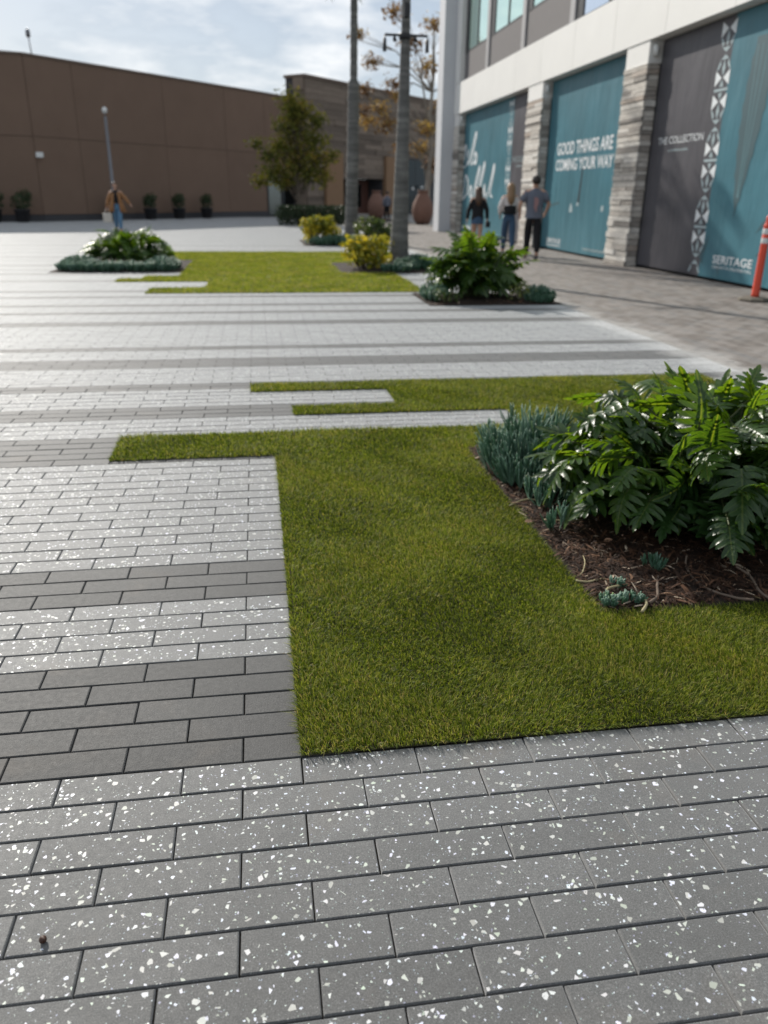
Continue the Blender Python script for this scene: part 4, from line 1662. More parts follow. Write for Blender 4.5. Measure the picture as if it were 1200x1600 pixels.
def brush(strokes, parent, x=WX - 0.006, wd=0.062):
    for st in strokes:
        m = MB()
        P = [Vector((p[0] - 0.1, p[1], 0)) for p in st]
        Q = []
        for i in range(len(P) - 1):
            a, b, c, d = P[max(0, i - 1)], P[i], P[i + 1], P[min(len(P) - 1, i + 2)]
            for k in range(6):
                t_ = k / 6
                Q.append(0.5 * ((2 * b) + (c - a) * t_ + (2 * a - 5 * b + 4 * c - d) * t_ * t_ + (3 * b - a - 3 * c + d) * t_ ** 3))
        Q.append(P[-1])
        n = len(Q)
        L, R = [], []
        for i, q in enumerate(Q):
            tg = (Q[min(n - 1, i + 1)] - Q[max(0, i - 1)]).normalized()
            w = wd * (0.45 + 0.55 * math.sin(math.pi * min(1, 0.1 + 0.9 * i / n)))
            nn = Vector((-tg.y, tg.x, 0)) * w
            L.append(q + nn)
            R.append(q - nn)
        for i in range(n - 1):
            flat_poly(m, [(L[i].x, L[i].y), (L[i + 1].x, L[i + 1].y), (R[i + 1].x, R[i + 1].y), (R[i].x, R[i].y)], x - 0.0004 * (i % 2))
        m.build('brush_stroke', M['print_white'], parent)


brush([[(31.3, 2.35), (31.75, 2.45), (31.5, 2.75), (31.05, 3.15), (30.9, 3.05), (31.25, 2.6), (31.35, 2.4), (30.9, 2.45)],
       [(30.75, 2.75), (30.5, 3.0), (30.55, 2.65), (30.7, 2.5), (30.3, 2.6), (30.2, 2.8)],
       [(30.35, 2.55), (29.9, 3.1), (29.55, 3.5), (29.45, 3.4), (29.9, 2.8), (30.05, 2.5), (29.7, 2.55)],
       [(29.65, 2.8), (29.35, 2.85), (29.6, 2.55), (29.3, 2.55), (29.2, 2.8), (29.25, 2.5)]], w1)
brush([[(31.2, 1.25), (31.0, 1.7), (30.8, 2.1), (30.4, 1.9), (30.5, 1.5), (31.1, 1.25)],
       [(30.3, 1.4), (30.0, 1.7), (29.8, 1.6), (30.0, 1.35), (29.7, 1.4)],
       [(29.6, 1.35), (29.2, 1.9), (28.8, 2.35), (28.75, 2.2), (29.2, 1.6), (29.2, 1.35)],
       [(29.0, 1.35), (28.6, 1.9), (28.15, 2.45), (28.1, 2.3), (28.55, 1.6), (28.5, 1.35)],
       [(28.2, 1.3), (27.95, 1.75), (27.9, 1.4), (27.7, 1.5)], [(27.6, 1.3), (27.2, 1.9), (26.9, 2.35), (26.85, 2.2), (27.2, 1.5), (26.9, 1.35)]], w1)
tiny_print(30.9, 29.6, 0.18, 0.34, M['print_white'], w1, 2)
# middle wrap
w2 = wrap_thing('plain teal wrap with two rows of white capitals, between the stone pillars')
wrap_sheet(16.32, 21.47, 0.05, 4.27, None, None, 2).build('sheet', [M['teal']], w2, True)
lettering('GOOD THINGS ARE', wy(21.02), wy(17.36), wz(2.43), wz(2.74), M['print_white'], w2, 0.02)
lettering('COMING YOUR WAY', wy(21.03), wy(17.26), wz(2.04), wz(2.33), M['print_white'], w2, 0.02)
lettering('SERITAGE', wy(21.3), wy(20.18), 0.20, 0.32, M['print_white'], w2, 0.01)
tiny_print(wy(21.3), wy(20.18), 0.12, 0.17, M['print_white'], w2, 3)
tiny_print(wy(18.58), wy(17.12), 0.15, 0.21, M['print_pale'], w2, 4)
m = MB()
flat_poly(m, [(18.78, 2.12), (18.72, 2.12), (18.83, 1.25), (18.93, 1.27)], WX - 0.004)
m.build('slit', M['black_metal'], w2)
for pts in ([(19.45, 1.02), (19.22, 1.02), (19.24, 1.14), (19.36, 1.26), (19.42, 1.15)], [(18.98, 1.17), (18.82, 1.19), (18.84, 1.26), (18.97, 1.26)], [(17.4, 1.08), (17.25, 1.08), (17.24, 1.20), (17.38, 1.2)]):
    m = MB()
    flat_poly(m, pts, WX - 0.004)
    m.build('tape_patch', M['print_pale'], w2)
m = MB()
flat_poly(m, [(20.9, 1.14), (20.2, 1.22), (20.2, 1.27), (20.9, 1.18)], WX - 0.004)
m.build('tear', M['print_grey'], w2)
# near wrap: charcoal panel, ornament strip, teal with a big feather
w3 = wrap_thing('nearest wrap, charcoal and teal with a patterned strip and a dark feather')
wrap_sheet(7.12, 15.17, 0.05, 4.27, None, [(wy(12.76), 0), (99, 1)], 3).build('sheet', [M['teal'], M['charcoal_vinyl']], w3, True)
ornament(wy(12.97), 0.46, 4.22, 0.06, w3)
lettering('THE COLLECTION', wy(15.1), wy(13.33), 2.38, 2.51, M['print_white'], w3, 0.0)
tiny_print(wy(14.64), wy(13.86), 2.24, 2.285, M['print_pale'], w3, 5)
lettering('SERITAGE', wy(12.35), wy(11.11), 0.31, 0.45, M['print_white'], w3, 0.012)
lettering('GROWTH PROPERTIES', wy(12.34), wy(11.1), 0.225, 0.275, M['print_white'], w3, 0.0)
m = MB()
L_, R_ = [], []
for i in range(25):
    q = i / 24
    z = 3.82 - 2.75 * q
    c = 11.62 + 0.0 * q
    wl_ = 0.33 * math.sin(math.pi * min(1, 0.16 + 0.86 * q)) ** 0.7 + 0.035 * (i % 3 == 0)
    L_.append((c + wl_ * (1 - 0.2 * q) + 0.08 * q, z + (0.03 if i % 2 else 0)))
    R_.append((c - wl_ * 1.25 * (1 - 0.55 * q) + 0.12 * q, z - 0.04 * (i % 2)))
for i in range(24):
    flat_poly(m, [L_[i], R_[i], R_[i + 1], L_[i + 1]], WX - 0.004)
m.build('feather', M['print_grey'], w3)
m = MB()
for off in (-0.13, 0.03, 0.17):
    for i in range(20):
        q0, q1 = i / 24, (i + 1) / 24
        flat_poly(m, [(11.62 + off * (1 - q0) + .08 * q0 + .012, 3.7 - 2.75 * q0), (11.62 + off * (1 - q0) + .08 * q0 - .012, 3.7 - 2.75 * q0),
                      (11.62 + off * (1 - q1) + .08 * q1 - .012, 3.7 - 2.75 * q1), (11.62 + off * (1 - q1) + .08 * q1 + .012, 3.7 - 2.75 * q1)], WX - 0.006)
m.build('feather_lines', M['print_line'], w3)
for k, (y, z, a, l) in enumerate(((12.55, 0.35, 1.9, .5), (12.5, 0.3, 1.4, .42), (12.45, .25, 0.7, .35), (11.0, 0.85, 2.4, .5), (10.8, .7, 2.1, .55), (10.9, .5, 2.6, .4), (11.9, .1, 1.2, .3))):
    c_, s_ = math.cos(a), math.sin(a)
    m = MB()
    flat_poly(m, [(y, z), (y + c_ * l * .5 - s_ * .03, z + s_ * l * .5 + c_ * .03), (y + c_ * l, z + s_ * l), (y + c_ * l * .5 + s_ * .03, z + s_ * l * .5 - c_ * .03)], WX - 0.0035)
    m.build('grass_blade_print', M['print_grey'], w3)

# orange delineator post
t = thing('delineator_post', 'orange delineator post with two white bands on a dusty rubber base', 'post', (7.17, 9.30, 0.0))
m = MB()
m.lathe([(0.235, 0.0), (0.235, 0.025), (0.20, 0.045), (0.07, 0.055)], 8)
m.build('base', M['rubber'], t)
m = MB()
m.lathe([(0.058, 0.056), (0.055, 0.10), (0.050, 0.86), (0.053, 0.875), (0.053, 0.885), (0.049, 0.89), (0.048, 1.02), (0.055, 1.035), (0.040, 1.06), (0.028, 1.10), (0.035, 1.14), (0.028, 1.17), (0.008, 1.18)], 20)
m.build('tube', M['orange'], t, True)
for z in (0.80, 0.925):
    m = MB()
    m.lathe([(0.0525, z), (0.0535, z + 0.004), (0.0525, z + 0.072), (0.0515, z + 0.075)], 20)
    m.build('reflective_band', M['reflector'], t, True)

# ------------------------------------------------------------------ buildings at the back
WD = Vector((0.65929, 0.75189, 0))                     # run of the back walls
WN = Vector((0.75189, -0.65929, 0))                    # their outward normal (towards the plaza)
BC = Vector((-10.13, 40.94, 0))                        # corner of the brown hall


def wall_box(m, s0, s1, d0, d1, z0, z1, org):
    """box along the wall run: s along, d outward from the face"""
    v = []
    for z in (z0, z1):
        for s_, d_ in ((s0, d0), (s1, d0), (s1, d1), (s0, d1)):
            p = org + WD * s_ + WN * d_
            v.append((p.x, p.y, z))
    m.add(v, [(0, 1, 2, 3), (7, 6, 5, 4), (4, 5, 1, 0), (5, 6, 2, 1), (6, 7, 3, 2), (7, 4, 0, 3)])


hall = thing('brown_hall', 'long windowless brown stucco hall across the back of the plaza', 'building', BC)


def hpart(m, name, mat, parent=None):
    o = obj(name, m.mesh(name, mat), parent or hall)
    if (parent or hall) is hall:
        o.matrix_local = Matrix.Translation(-BC)
    return o


m = MB()
wall_box(m, 0.03, 19.6, -12, -0.06, 0, 7.02, BC)
hpart(m, 'core_wall', M['dark_base'])
ss = [0.0, 2.55, 8.24, 13.0, 16.5]
for a, b in zip(ss[:-1], ss[1:]):
    for z0, z1 in ((0.32, 3.72), (3.74, 7.05)):
        m = MB()
        wall_box(m, a + 0.012, b - 0.012, -0.06, 0.0, z0, z1, BC)
        hpart(m, 'wall_panel', M['brown_wall'])
m = MB()
wall_box(m, 16.51, 19.4, -0.06, 0.0, 2.6, 7.05, BC)
hpart(m, 'wall_panel', M['brown_wall'])
m = MB()
wall_box(m, 0, 16.5, -0.05, 0.03, 0, 0.30, BC)
hpart(m, 'plinth', M['dark_base'])
m = MB()
wall_box(m, -0.05, 19.4, -12, 0.05, 7.06, 7.16, BC)
hpart(m, 'coping', M['brown_trim'])
# short facet turned to the left
FD = Vector((-0.955, -0.297, 0)).normalized()
FN = Vector((0.297, -0.955, 0)).normalized()


def facet_box(m, s0, s1, d0, d1, z0, z1):
    v = []
    for z in (z0, z1):
        for s_, d_ in ((s0, d0), (s1, d0), (s1, d1), (s0, d1)):
            p = BC + FD * s_ + FN * d_
            v.append((p.x, p.y, z))
    m.add(v, [(3, 2, 1, 0), (4, 5, 6, 7), (0, 1, 5, 4), (1, 2, 6, 5), (2, 3, 7, 6), (3, 0, 4, 7)])


for a, b in ((0.02, 6.0), (6.02, 14.0)):
    for z0, z1 in ((0.32, 3.72), (3.74, 7.05)):
        m = MB()
        facet_box(m, a, b, -0.5, 0.0, z0, z1)
        hpart(m, 'wall_panel', M['brown_wall'])
m = MB()
facet_box(m, 0.0, 14, -0.45, 0.03, 0, 0.30)
hpart(m, 'plinth', M['dark_base'])
m = MB()
facet_box(m, -0.04, 14, -0.6, 0.05, 7.06, 7.16)
hpart(m, 'coping', M['brown_trim'])
t = thing('floodlight', 'small white floodlight fixed to the corner of the brown hall', 'light', BC + WD * 0.25 + WN * 0.02 + Vector((0, 0, 2.95)))
m = MB()
m.box(-0.05, 0.05, -0.12, 0.0, -0.06, 0.06)
m.build('arm', M['steel'], t)
m = MB()
m.cbox(-0.16, 0.16, -0.26, -0.12, -0.11, 0.11, 0.02)
m.build('head', M['lamp_glass'], t)
t = thing('roof_mast', 'thin mast with a small sensor on the roof corner of the brown hall', 'mast', (BC.x + 0.3, BC.y + 0.6, 7.05))
m = MB()
m.tube([(0, 0, 0), (-0.05, 0, 0.8)], [0.03, 0.022], 8)
m.build('pole', M['steel'], t, True)
m = MB()
m.lathe([(0.03, 0.78), (0.10, 0.82), (0.10, 1.06), (0.03, 1.14)], 10, 0, (-0.05, 0, 0))
m.build('sensor', M['steel'], t, True)

# dark stone entrance building, one metre proud of the hall
SC = BC + WN * 1.0 + WD * 19.4
ent = thing('stone_entrance', 'dark ledge-stone entrance building behind the palms', 'building', SC)


def epart(m, name, mat, parent=None):
    o = obj(name, m.mesh(name, mat), parent or ent)
    if (parent or ent) is ent:
        o.matrix_local = Matrix.Translation(-SC)
    return o


H2 = 8.25
m = MB()
wall_box(m, 0.05, 3.85, -1.6, -0.10, 0, H2, SC)
wall_box(m, 3.85, 9.4, -1.6, -0.10, 2.45, H2, SC)
wall_box(m, 9.4, 24, -1.6, -0.10, 0, H2, SC)
core = epart(m, 'core_wall', M['dark_base'])
er = random.Random(5)


def ledge_rows(s0, s1, z0, z1, d=-0.095):
    z = z0
    while z < z1 - 0.02:
        h = min(er.uniform(0.26, 0.44), z1 - z)
        s_ = s0
        while s_ < s1 - 0.02:
            ln = min(er.uniform(1.2, 3.0), s1 - s_)
            q = MB()
            wall_box(q, s_ + 0.006, s_ + ln - 0.006, d, d + 0.06 + er.uniform(0, 0.06), z + 0.006, z + h - 0.006, SC)
            obj('stone', q.mesh('stone', M['dark_ledge']), core)
            s_ += ln
        z += h


ledge_rows(0.02, 17.5, 4.05, H2)
ledge_rows(3.86, 9.4, 2.46, 4.05)
ledge_rows(0.02, 1.88, 0.0, 4.05)
for k in range(12):
    q = MB()
    wall_box(q, -0.03 - er.uniform(0, .05), 0.045, -0.92, -0.10, H2 * k / 12 + 0.008, H2 * (k + 1) / 12 - 0.008, SC)
    obj('stone', q.mesh('stone', M['dark_ledge']), core)
m = MB()
wall_box(m, -0.10, 24, -1.65, 0.08, H2, H2 + 0.16, SC)
epart(m, 'coping', M['brown_trim'])
for a, b in ((1.9, 3.84), (9.42, 11.3)):
    m = MB()
    wall_box(m, a, b, -0.5, 0.22, 0, 4.03, SC)
    epart(m, 'entrance_column', M['tan_column'])
m = MB()
wall_box(m, 3.86, 9.4, -1.6, -1.5, 0, 2.44, SC)
epart(m, 'back_wall', M['door_dark'])
for a in (4.2, 6.9):
    m = MB()
    wall_box(m, a, a + 2.2, -1.3, -1.2, 0, 2.35, SC)
    dr = epart(m, 'door', M['red_wood'] if a > 5 else M['door_dark'])
    q = MB()
    wall_box(q, a + 0.3, a + 1.2, -1.2, -1.185, 0.5, 2.1, SC)
    obj('pane', q.mesh('pane', M['dark_glass']), dr)
m = MB()
wall_box(m, 11.5, 16.6, -0.09, -0.03, 0.0, 4.0, SC)
wn_o = epart(m, 'shop_window', M['black_metal'])
for a, b in ((11.6, 14.0), (14.1, 16.5)):
    q = MB()
    wall_box(q, a, b, -0.03, -0.02, 0.2, 3.9, SC)
    obj('pane', q.mesh('pane', M['dark_glass']), wn_o)
for a, b in ((16.55, 17.95), (18.0, 19.3)):
    m = MB()
    wall_box(m, a, b, -0.05, 0.0, 0.0, 2.55, BC)
    d_o = hpart(m, 'glass_door', M['black_metal'])
    q = MB()
    wall_box(q, a + 0.1, b - 0.1, 0.0, 0.012, 0.1, 2.4, BC)
    obj('pane', q.mesh('pane', M['grey_glass' if a < 17 else 'dark_glass']), d_o)
for k, (s_, z) in enumerate(((13.27, 1.85), (14.68, 1.95))):
    pp = SC + WD * s_ + WN * 0.25
    t = thing('globe_lamp', ('small pale globe lamp at the left of the dark shop window', 'small pale globe lamp at the right of the dark shop window')[k], 'lamp', (pp.x, pp.y, z), 0, 'globe lamps by the entrance')
    m = MB()
    m.lathe([(0.02, -0.13), (0.09, -0.09), (0.13, 0), (0.09, 0.09), (0.02, 0.13)], 14)
    m.build('globe', M['lamp_glass'], t, True)
    m = MB()
    d_ = -WN * 0.27
    m.tube([(0, 0, 0.1), (d_.x, d_.y, 0.16)], 0.02, 6)
    m.build('bracket', M['black_metal'], t)

# street lamp in front of the hall
t = thing('street_lamp', 'slim grey street lamp with a small round head before the brown hall', 'lamp', (-6.68, 40.2, 0))
m = MB()
m.lathe([(0.16, 0), (0.16, 0.08), (0.085, 0.14), (0.07, 4.5), (0.04, 4.6)], 12)
m.build('pole', M['steel'], t, True)
m = MB()
m.lathe([(0.04, 4.7), (0.11, 4.76), (0.12, 4.88), (0.08, 4.95), (0.02, 4.98)], 14)
m.build('lamp_head', M['lamp_glass'], t, True)
m = MB()
m.lathe([(0.025, 4.6), (0.025, 4.71)], 8)
m.build('neck', M['steel'], t, True)

# potted shrubs along the hall
POTS = [(160, 'first'), (228, 'second'), (285, 'third'), (340, 'fourth')]
for i, (x, w) in enumerate(POTS):
    p = ground(x, 345.5 - 0.011 * x)
    s_ = (Vector(p) - BC).dot(WD)
    p = BC + WD * s_ + WN * 0.75
    label = ['dark potted shrub behind the woman in the tan cardigan', 'dark potted shrub just right of the woman in the tan cardigan', 'dark potted shrub in the middle of the hall wall', 'dark potted shrub nearest the olive tree along the hall wall'][i]
    t = thing('potted_shrub', label, 'plant', (p.x, p.y, 0), 0, 'potted shrubs along the brown hall')
    m = MB()
    m.lathe([(0.24, 0), (0.28, 0.05), (0.34, 0.5), (0.37, 0.52), (0.37, 0.58), (0.30, 0.58)], 16)
    m.build('pot', M['dark_pot'], t, True)
    bush('', '', None, [(0, 0, 0.85, 0.33, 0.33, 0.36, 0.4), (0.1, 0.05, 1.1, 0.25, 0.25, 0.25, 0.55), (-0.12, 0, 1.0, 0.24, 0.24, 0.28, 0.45)], M['dark_leaf'], 60 + i, 190, 0.07, parent=t, stems=False)
for i, (s_, label) in enumerate(((1.0, 'dark shrub in a pot left of the hall corner'), (2.2, 'leafy dark green potted shrub at the far left edge of the hall'))):
    p = BC + FD * s_ + FN * 0.9
    t = thing('potted_shrub', label, 'plant', (p.x, p.y, 0), 0, 'potted shrubs along the brown hall')
    m = MB()
    m.lathe([(0.24, 0), (0.28, 0.05), (0.34, 0.5), (0.37, 0.52), (0.37, 0.58), (0.30, 0.58)], 16)
    m.build('pot', M['dark_pot'], t, True)
    bush('', '', None, [(0, 0, 0.9, 0.45, 0.4, 0.4, 0.5), (0.2, 0.05, 1.15, 0.3, 0.3, 0.28, 0.6)], M['dark_leaf'], 70 + i, 190, 0.07, parent=t, stems=False)
for x, y, w, h, label in ((7.25, 49.3, 0.55, 1.6, 'tall pinkish urn beside the entrance doorway'), (8.35, 40.4, 0.55, 1.6, 'big terracotta urn between the thick palm and the white column')):
    t = thing('terracotta_urn', label, 'urn', (x, y, 0), 0, 'urns at the entrance')
    m = MB()
    m.lathe([(w * .55, 0), (w * .8, h * .12), (w, h * .38), (w * .9, h * .62), (w * .5, h * .88), (w * .42, h * .94), (w * .5, h), (w * .4, h)], 24)
    m.build('body', M['terracotta'], t, True)
    m = MB()
    m.lathe([(w * .44, h * .955), (w * .52, h * .97), (w * .52, h * 1.012), (w * .36, h * 1.014)], 24)
    m.build('rim', M['terracotta'], t, True)

# clipped hedge
t = thing('clipped_hedge', 'low clipped dark green hedge under the olive tree', 'hedge', (2.55, 37.6, 0))
hb = []
for i in range(9):
    for k in range(3):
        hb.append((-1.35 + 2.7 * i / 8, -0.4 + 0.4 * k, 0.48 + 0.02 * ((i * 7 + k) % 3), 0.30, 0.30, 0.46, 0.35 + 0.03 * ((i + k) % 4)))
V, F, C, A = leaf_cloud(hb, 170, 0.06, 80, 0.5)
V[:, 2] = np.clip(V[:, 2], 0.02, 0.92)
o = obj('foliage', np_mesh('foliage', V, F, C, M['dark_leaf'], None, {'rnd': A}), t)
o['kind'] = 'stuff'
m = MB()
for i in range(5):
    m.tube([(-1.2 + 0.6 * i, 0, 0), (-1.2 + 0.6 * i, 0, 0.5)], [0.03, 0.02], 6)
m.build('stem', M['bark'], t)

# ------------------------------------------------------------------ trees


def tree(name, label, loc, trunk_pts, trunk_r, lobes, mat, seed, dens, size, bark, limbs=True, shell=0.25):
    t = thing(name, label, 'tree', loc)
    m = MB()
    m.tube(trunk_pts, trunk_r, 10)
    if limbs:
        r = random.Random(seed)
        for (x, y, z, rx, ry, rz, tone) in lobes:
            k = r.uniform(0.35, 0.8)
            i = min(len(trunk_pts) - 2, int(k * (len(trunk_pts) - 1)))
            b = Vector(trunk_pts[i]).lerp(Vector(trunk_pts[i + 1]), 0.5)
            if b.z > z:
                b = Vector(trunk_pts[max(0, i - 1)])
            e = Vector((x, y, z))
            mid = b.lerp(e, 0.5) + Vector((0, 0, 0.12 * (e - b).length))
            rr = trunk_r[i] * 0.5
            m.tube([b, mid, e], [rr, rr * 0.6, rr * 0.2], 6)
            for q in range(3):
                e2 = e + Vector((r.gauss(0, rx * .6), r.gauss(0, ry * .6), r.gauss(0, rz * .6)))
                m.tube([mid, mid.lerp(e2, .6), e2], [rr * .4, rr * .25, rr * .1], 5)
    m.build('trunk', bark, t, True)
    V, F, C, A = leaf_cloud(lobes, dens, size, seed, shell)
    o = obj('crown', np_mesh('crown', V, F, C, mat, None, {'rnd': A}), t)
    return t


tr = random.Random(9)
lobes = []
for (x, z, s_) in ((-0.25, 5.3, .62), (0.25, 4.95, .55), (0.85, 4.55, .55), (-0.55, 4.35, .6), (0.1, 4.2, .75), (0.75, 3.7, .65), (-0.7, 3.5, .62), (-1.75, 3.55, .36), (-1.2, 3.0, .5),
                   (0.1, 3.2, .8), (0.95, 2.85, .6), (-0.35, 2.55, .7), (-1.15, 2.3, .55), (-1.75, 1.95, .42), (0.55, 2.2, .6), (1.55, 3.05, .36), (-0.7, 1.95, .5), (1.1, 2.1, .45), (0.3, 5.05, .4), (-0.15, 4.8, .5)):
    lobes.append((x * 1.05, tr.uniform(-0.7, 0.7), z, s_ * (1.22 if z < 4 else 1.05), s_, s_ * .95, 0.52 + tr.uniform(-.18, .25)))
tree('olive_tree', 'bushy olive green tree standing against the brown hall', (2.0, 38.9, 0), [(0, 0, 0), (0.03, 0, 0.9), (-0.02, 0, 1.8), (0.05, 0, 3.0), (-.1, 0, 4.4)], [0.13, 0.11, 0.10, 0.07, 0.03], lobes, M['tree_leaf'], 91, 62, 0.105, M['bark'], shell=0.1)
lobes = []
for (x, z, s_) in ((-1.9, 7.2, .38), (-2.0, 6.2, .34), (-1.2, 6.4, .42), (-1.6, 5.3, .4), (-2.1, 5.15, .3), (-1.5, 4.55, .42), (-0.8, 8.0, .42), (-0.3, 7.2, .4), (0.4, 7.6, .4), (0.7, 6.4, .35),
                   (-1.0, 3.6, .36), (-0.4, 3.6, .4), (0.3, 3.4, .42), (0.0, 2.8, .36), (-0.3, 4.5, .36), (0.5, 4.6, .36), (-1.9, 4.8, .35), (-0.2, 8.9, .4), (-1.3, 9.3, .4), (-2.2, 8.5, .3), (0.6, 2.5, .3), (-1.1, 5.9, .3), (0.1, 5.5, .3)):
    lobes.append((x * 1.75 + 0.3, tr.uniform(-0.8, 0.8), z, s_ * 1.6, s_ * 1.4, s_ * 1.1, 0.55 + tr.uniform(-.25, .3)))
tree('autumn_tree', 'thin autumn tree with scattered rusty yellow leaves beside the white building corner', (8.75, 41.2, 0), [(0, 0, 0), (-0.02, 0, 1.6), (0.1, 0, 3.2), (0.0, 0, 5.0), (0.15, 0, 7.2), (0.0, 0, 9.4)], [0.17, 0.14, 0.12, 0.09, 0.06, 0.02], lobes, M['autumn_leaf'], 93, 40, 0.12, M['bark_pale'], shell=0.0)

# ------------------------------------------------------------------ people


def skin_mesh(name, joints, edges, mats, root=0, sub=2):
    """joints: list of (x, y, z, rx, ry); grown with the Skin modifier into one closed surface"""
    me = bpy.data.meshes.new(name)
    me.from_pydata([j[:3] for j in joints], edges, [])
    o = bpy.data.objects.new(name, me)
    col.objects.link(o)
    md = o.modifiers.new('skin', 'SKIN')
    md.use_smooth_shade = True
    md.branch_smoothing = 0.6
    for i, j in enumerate(joints):
        sv = me.skin_vertices[0].data[i]
        sv.radius = (j[3], j[4])
        sv.use_root = (i == root)
    ms = o.modifiers.new('sub', 'SUBSURF')
    ms.levels = ms.render_levels = sub
    dg = bpy.context.evaluated_depsgraph_get()
    out = bpy.data.meshes.new_from_object(o.evaluated_get(dg))
    bpy.data.objects.remove(o)
    out.materials.clear()
    for mt in (mats if isinstance(mats, (list, tuple)) else [mats]):
        out.materials.append(mt)
    for p_ in out.polygons:
        p_.use_smooth = True
    return out


def person(label, loc, H, rotz, hair, hair_style, top, top_len, sleeves, legs, stride=0.10, arms=None, shoe='shoe', skirt=None, female=True):
    """figure facing local +Y, feet at z = 0; everything scaled by height H"""
    t = thing('person', label, 'person', loc, rotz, 'people in the plaza')
    s_ = H
    sw = 0.105 if female else 0.125           # half shoulder width
    hw = 0.052
    # arms: (elbow, hand) for left (-x) and right (+x)
    arms = arms or [((-sw - 0.035, -0.02, 0.63), (-sw - 0.03, 0.03, 0.485)), ((sw + 0.035, -0.02, 0.63), (sw + 0.03, 0.03, 0.485))]
    kl, kr = stride, -stride
    J, E = [], []

    def add(x, y, z, rx, ry=None, par=None):
        J.append((x * s_, y * s_, z * s_, rx * s_, (ry or rx) * s_))
        if par is not None:
            E.append((par, len(J) - 1))
        return len(J) - 1
    pel = add(0, 0, 0.52, 0.085 if female else 0.078, 0.062)
    wst = add(0, 0, 0.61, 0.070 if female else 0.078, 0.052, pel)
    che = add(0, 0, 0.72, 0.085 if female else 0.10, 0.058, wst)
    nb = add(0, -0.004, 0.81, 0.045, 0.042, che)
    nk = add(0, 0.0, 0.845, 0.029, 0.030, nb)
    jaw = add(0, 0.012, 0.885, 0.040, 0.046, nk)
    hd = add(0, 0.004, 0.935, 0.047, 0.056, jaw)
    cr_ = add(0, -0.002, 0.975, 0.034, 0.040, hd)
    nose = add(0, 0.066, 0.915, 0.008, 0.010, jaw)
    for side, (el, ha) in zip((-1, 1), arms):
        sh = add(side * sw, 0, 0.79, 0.034, 0.034, nb)
        e_ = add(*el, 0.024, 0.024, sh)
        w_ = add(ha[0], ha[1], ha[2], 0.017, 0.017, e_)
        dx, dy, dz = ha[0] - el[0], ha[1] - el[1], ha[2] - el[2]
        ln = math.sqrt(dx * dx + dy * dy + dz * dz)
        u = (dx / ln, dy / ln, dz / ln)
        pm = add(ha[0] + u[0] * .03, ha[1] + u[1] * .03, ha[2] + u[2] * .03, 0.012, 0.022, w_)
        for k in range(4):
            f1 = add(ha[0] + u[0] * .058, ha[1] + u[1] * .058 + (k - 1.5) * .011, ha[2] + u[2] * .058, 0.0062, 0.0062, pm)
            add(ha[0] + u[0] * (.092 - .006 * abs(k - 1.4)), ha[1] + u[1] * .085 + (k - 1.5) * .012 + .006, ha[2] + u[2] * (.088 - .006 * abs(k - 1.4)), 0.0052, 0.0052, f1)
        add(ha[0] + u[0] * .045 - side * .012, ha[1] + u[1] * .045 + .03, ha[2] + u[2] * .04, 0.0065, 0.0065, pm)
    LEG = []
    for side, st in ((-1, kl), (1, kr)):
        hp = add(side * hw, 0, 0.485, 0.060, 0.062, pel)
        kn = add(side * (hw - .006), st * 0.55 + 0.012, 0.275, 0.037, 0.040, hp)
        lift = 0.02 if st < 0 else 0.0
        an = add(side * (hw - .008), st - (0.02 if st < 0 else 0), 0.045 + lift, 0.021, 0.024, kn)
        ft = add(side * (hw - .004), st + 0.045, 0.018 + lift * .3, 0.022, 0.016, an)
        add(side * (hw - .002), st + 0.095, 0.014, 0.018, 0.012, ft)
        LEG.append((hp, kn, an))
    obj('body', skin_mesh('body', J, E, M['skin']), t)

    # clothes: looser surfaces grown from the same joints
    def loft(name, rings, mat, n=20):
        m = MB()
        v, f = [], []
        for (cx, cy, z, rx, ry) in rings:
            for k in range(n):
                a = 2 * math.pi * k / n
                fold = 1 + 0.035 * math.sin(3 * a + z * 9) + 0.02 * math.sin(7 * a)
                v.append(((cx + rx * fold * math.cos(a)) * s_, (cy + ry * fold * math.sin(a)) * s_, z * s_))
        for i in range(len(rings) - 1):
            for k in range(n):
                k2 = (k + 1) % n
                f.append((i * n + k, i * n + k2, (i + 1) * n + k2, (i + 1) * n + k))
        f.append(tuple(range((len(rings) - 1) * n, len(rings) * n)))
        m.add(v, f)
        return m.build(name, mat, t, True)

    def sleeve(k, frac, fat, mat):
        (el, ha) = arms[k]
        side = (-1, 1)[k]
        sh = Vector((side * (sw - .022), 0, 0.790))
        e_, h_ = Vector(el), Vector(ha)
        m = MB()
        P = [sh, sh.lerp(e_, .5), e_] + ([e_.lerp(h_, .5), e_.lerp(h_, .93)] if frac > 1 else [])
        if frac < 1:
            P = [sh, sh.lerp(e_, .35), sh.lerp(e_, .75)]
        R = [0.036, 0.039, 0.035, 0.031, 0.028][:len(P)]
        m.tube([p_ * s_ for p_ in P], [r_ * fat * s_ for r_ in R], 12)
        m.build('sleeve', mat, t, True)

    tl = top_len
    loft('top', [(0, 0, tl, 0.108 * (1.0 if not female else .98) + 0.02 * (0.55 - tl if tl < .5 else 0), 0.080), (0, 0, (tl + .68) / 2, 0.098, 0.074), (0, 0, 0.70, sw * .96, 0.070), (0, 0, 0.755, sw * 1.08, 0.066), (0, 0, 0.795, sw * .98, 0.052), (0, 0, 0.822, 0.058, 0.044), (0, 0, 0.838, 0.036, 0.036)], M[top])
    for k in (0, 1):
        sleeve(k, sleeves, 1.05 if sleeves > 1 else 1.06, M[top])
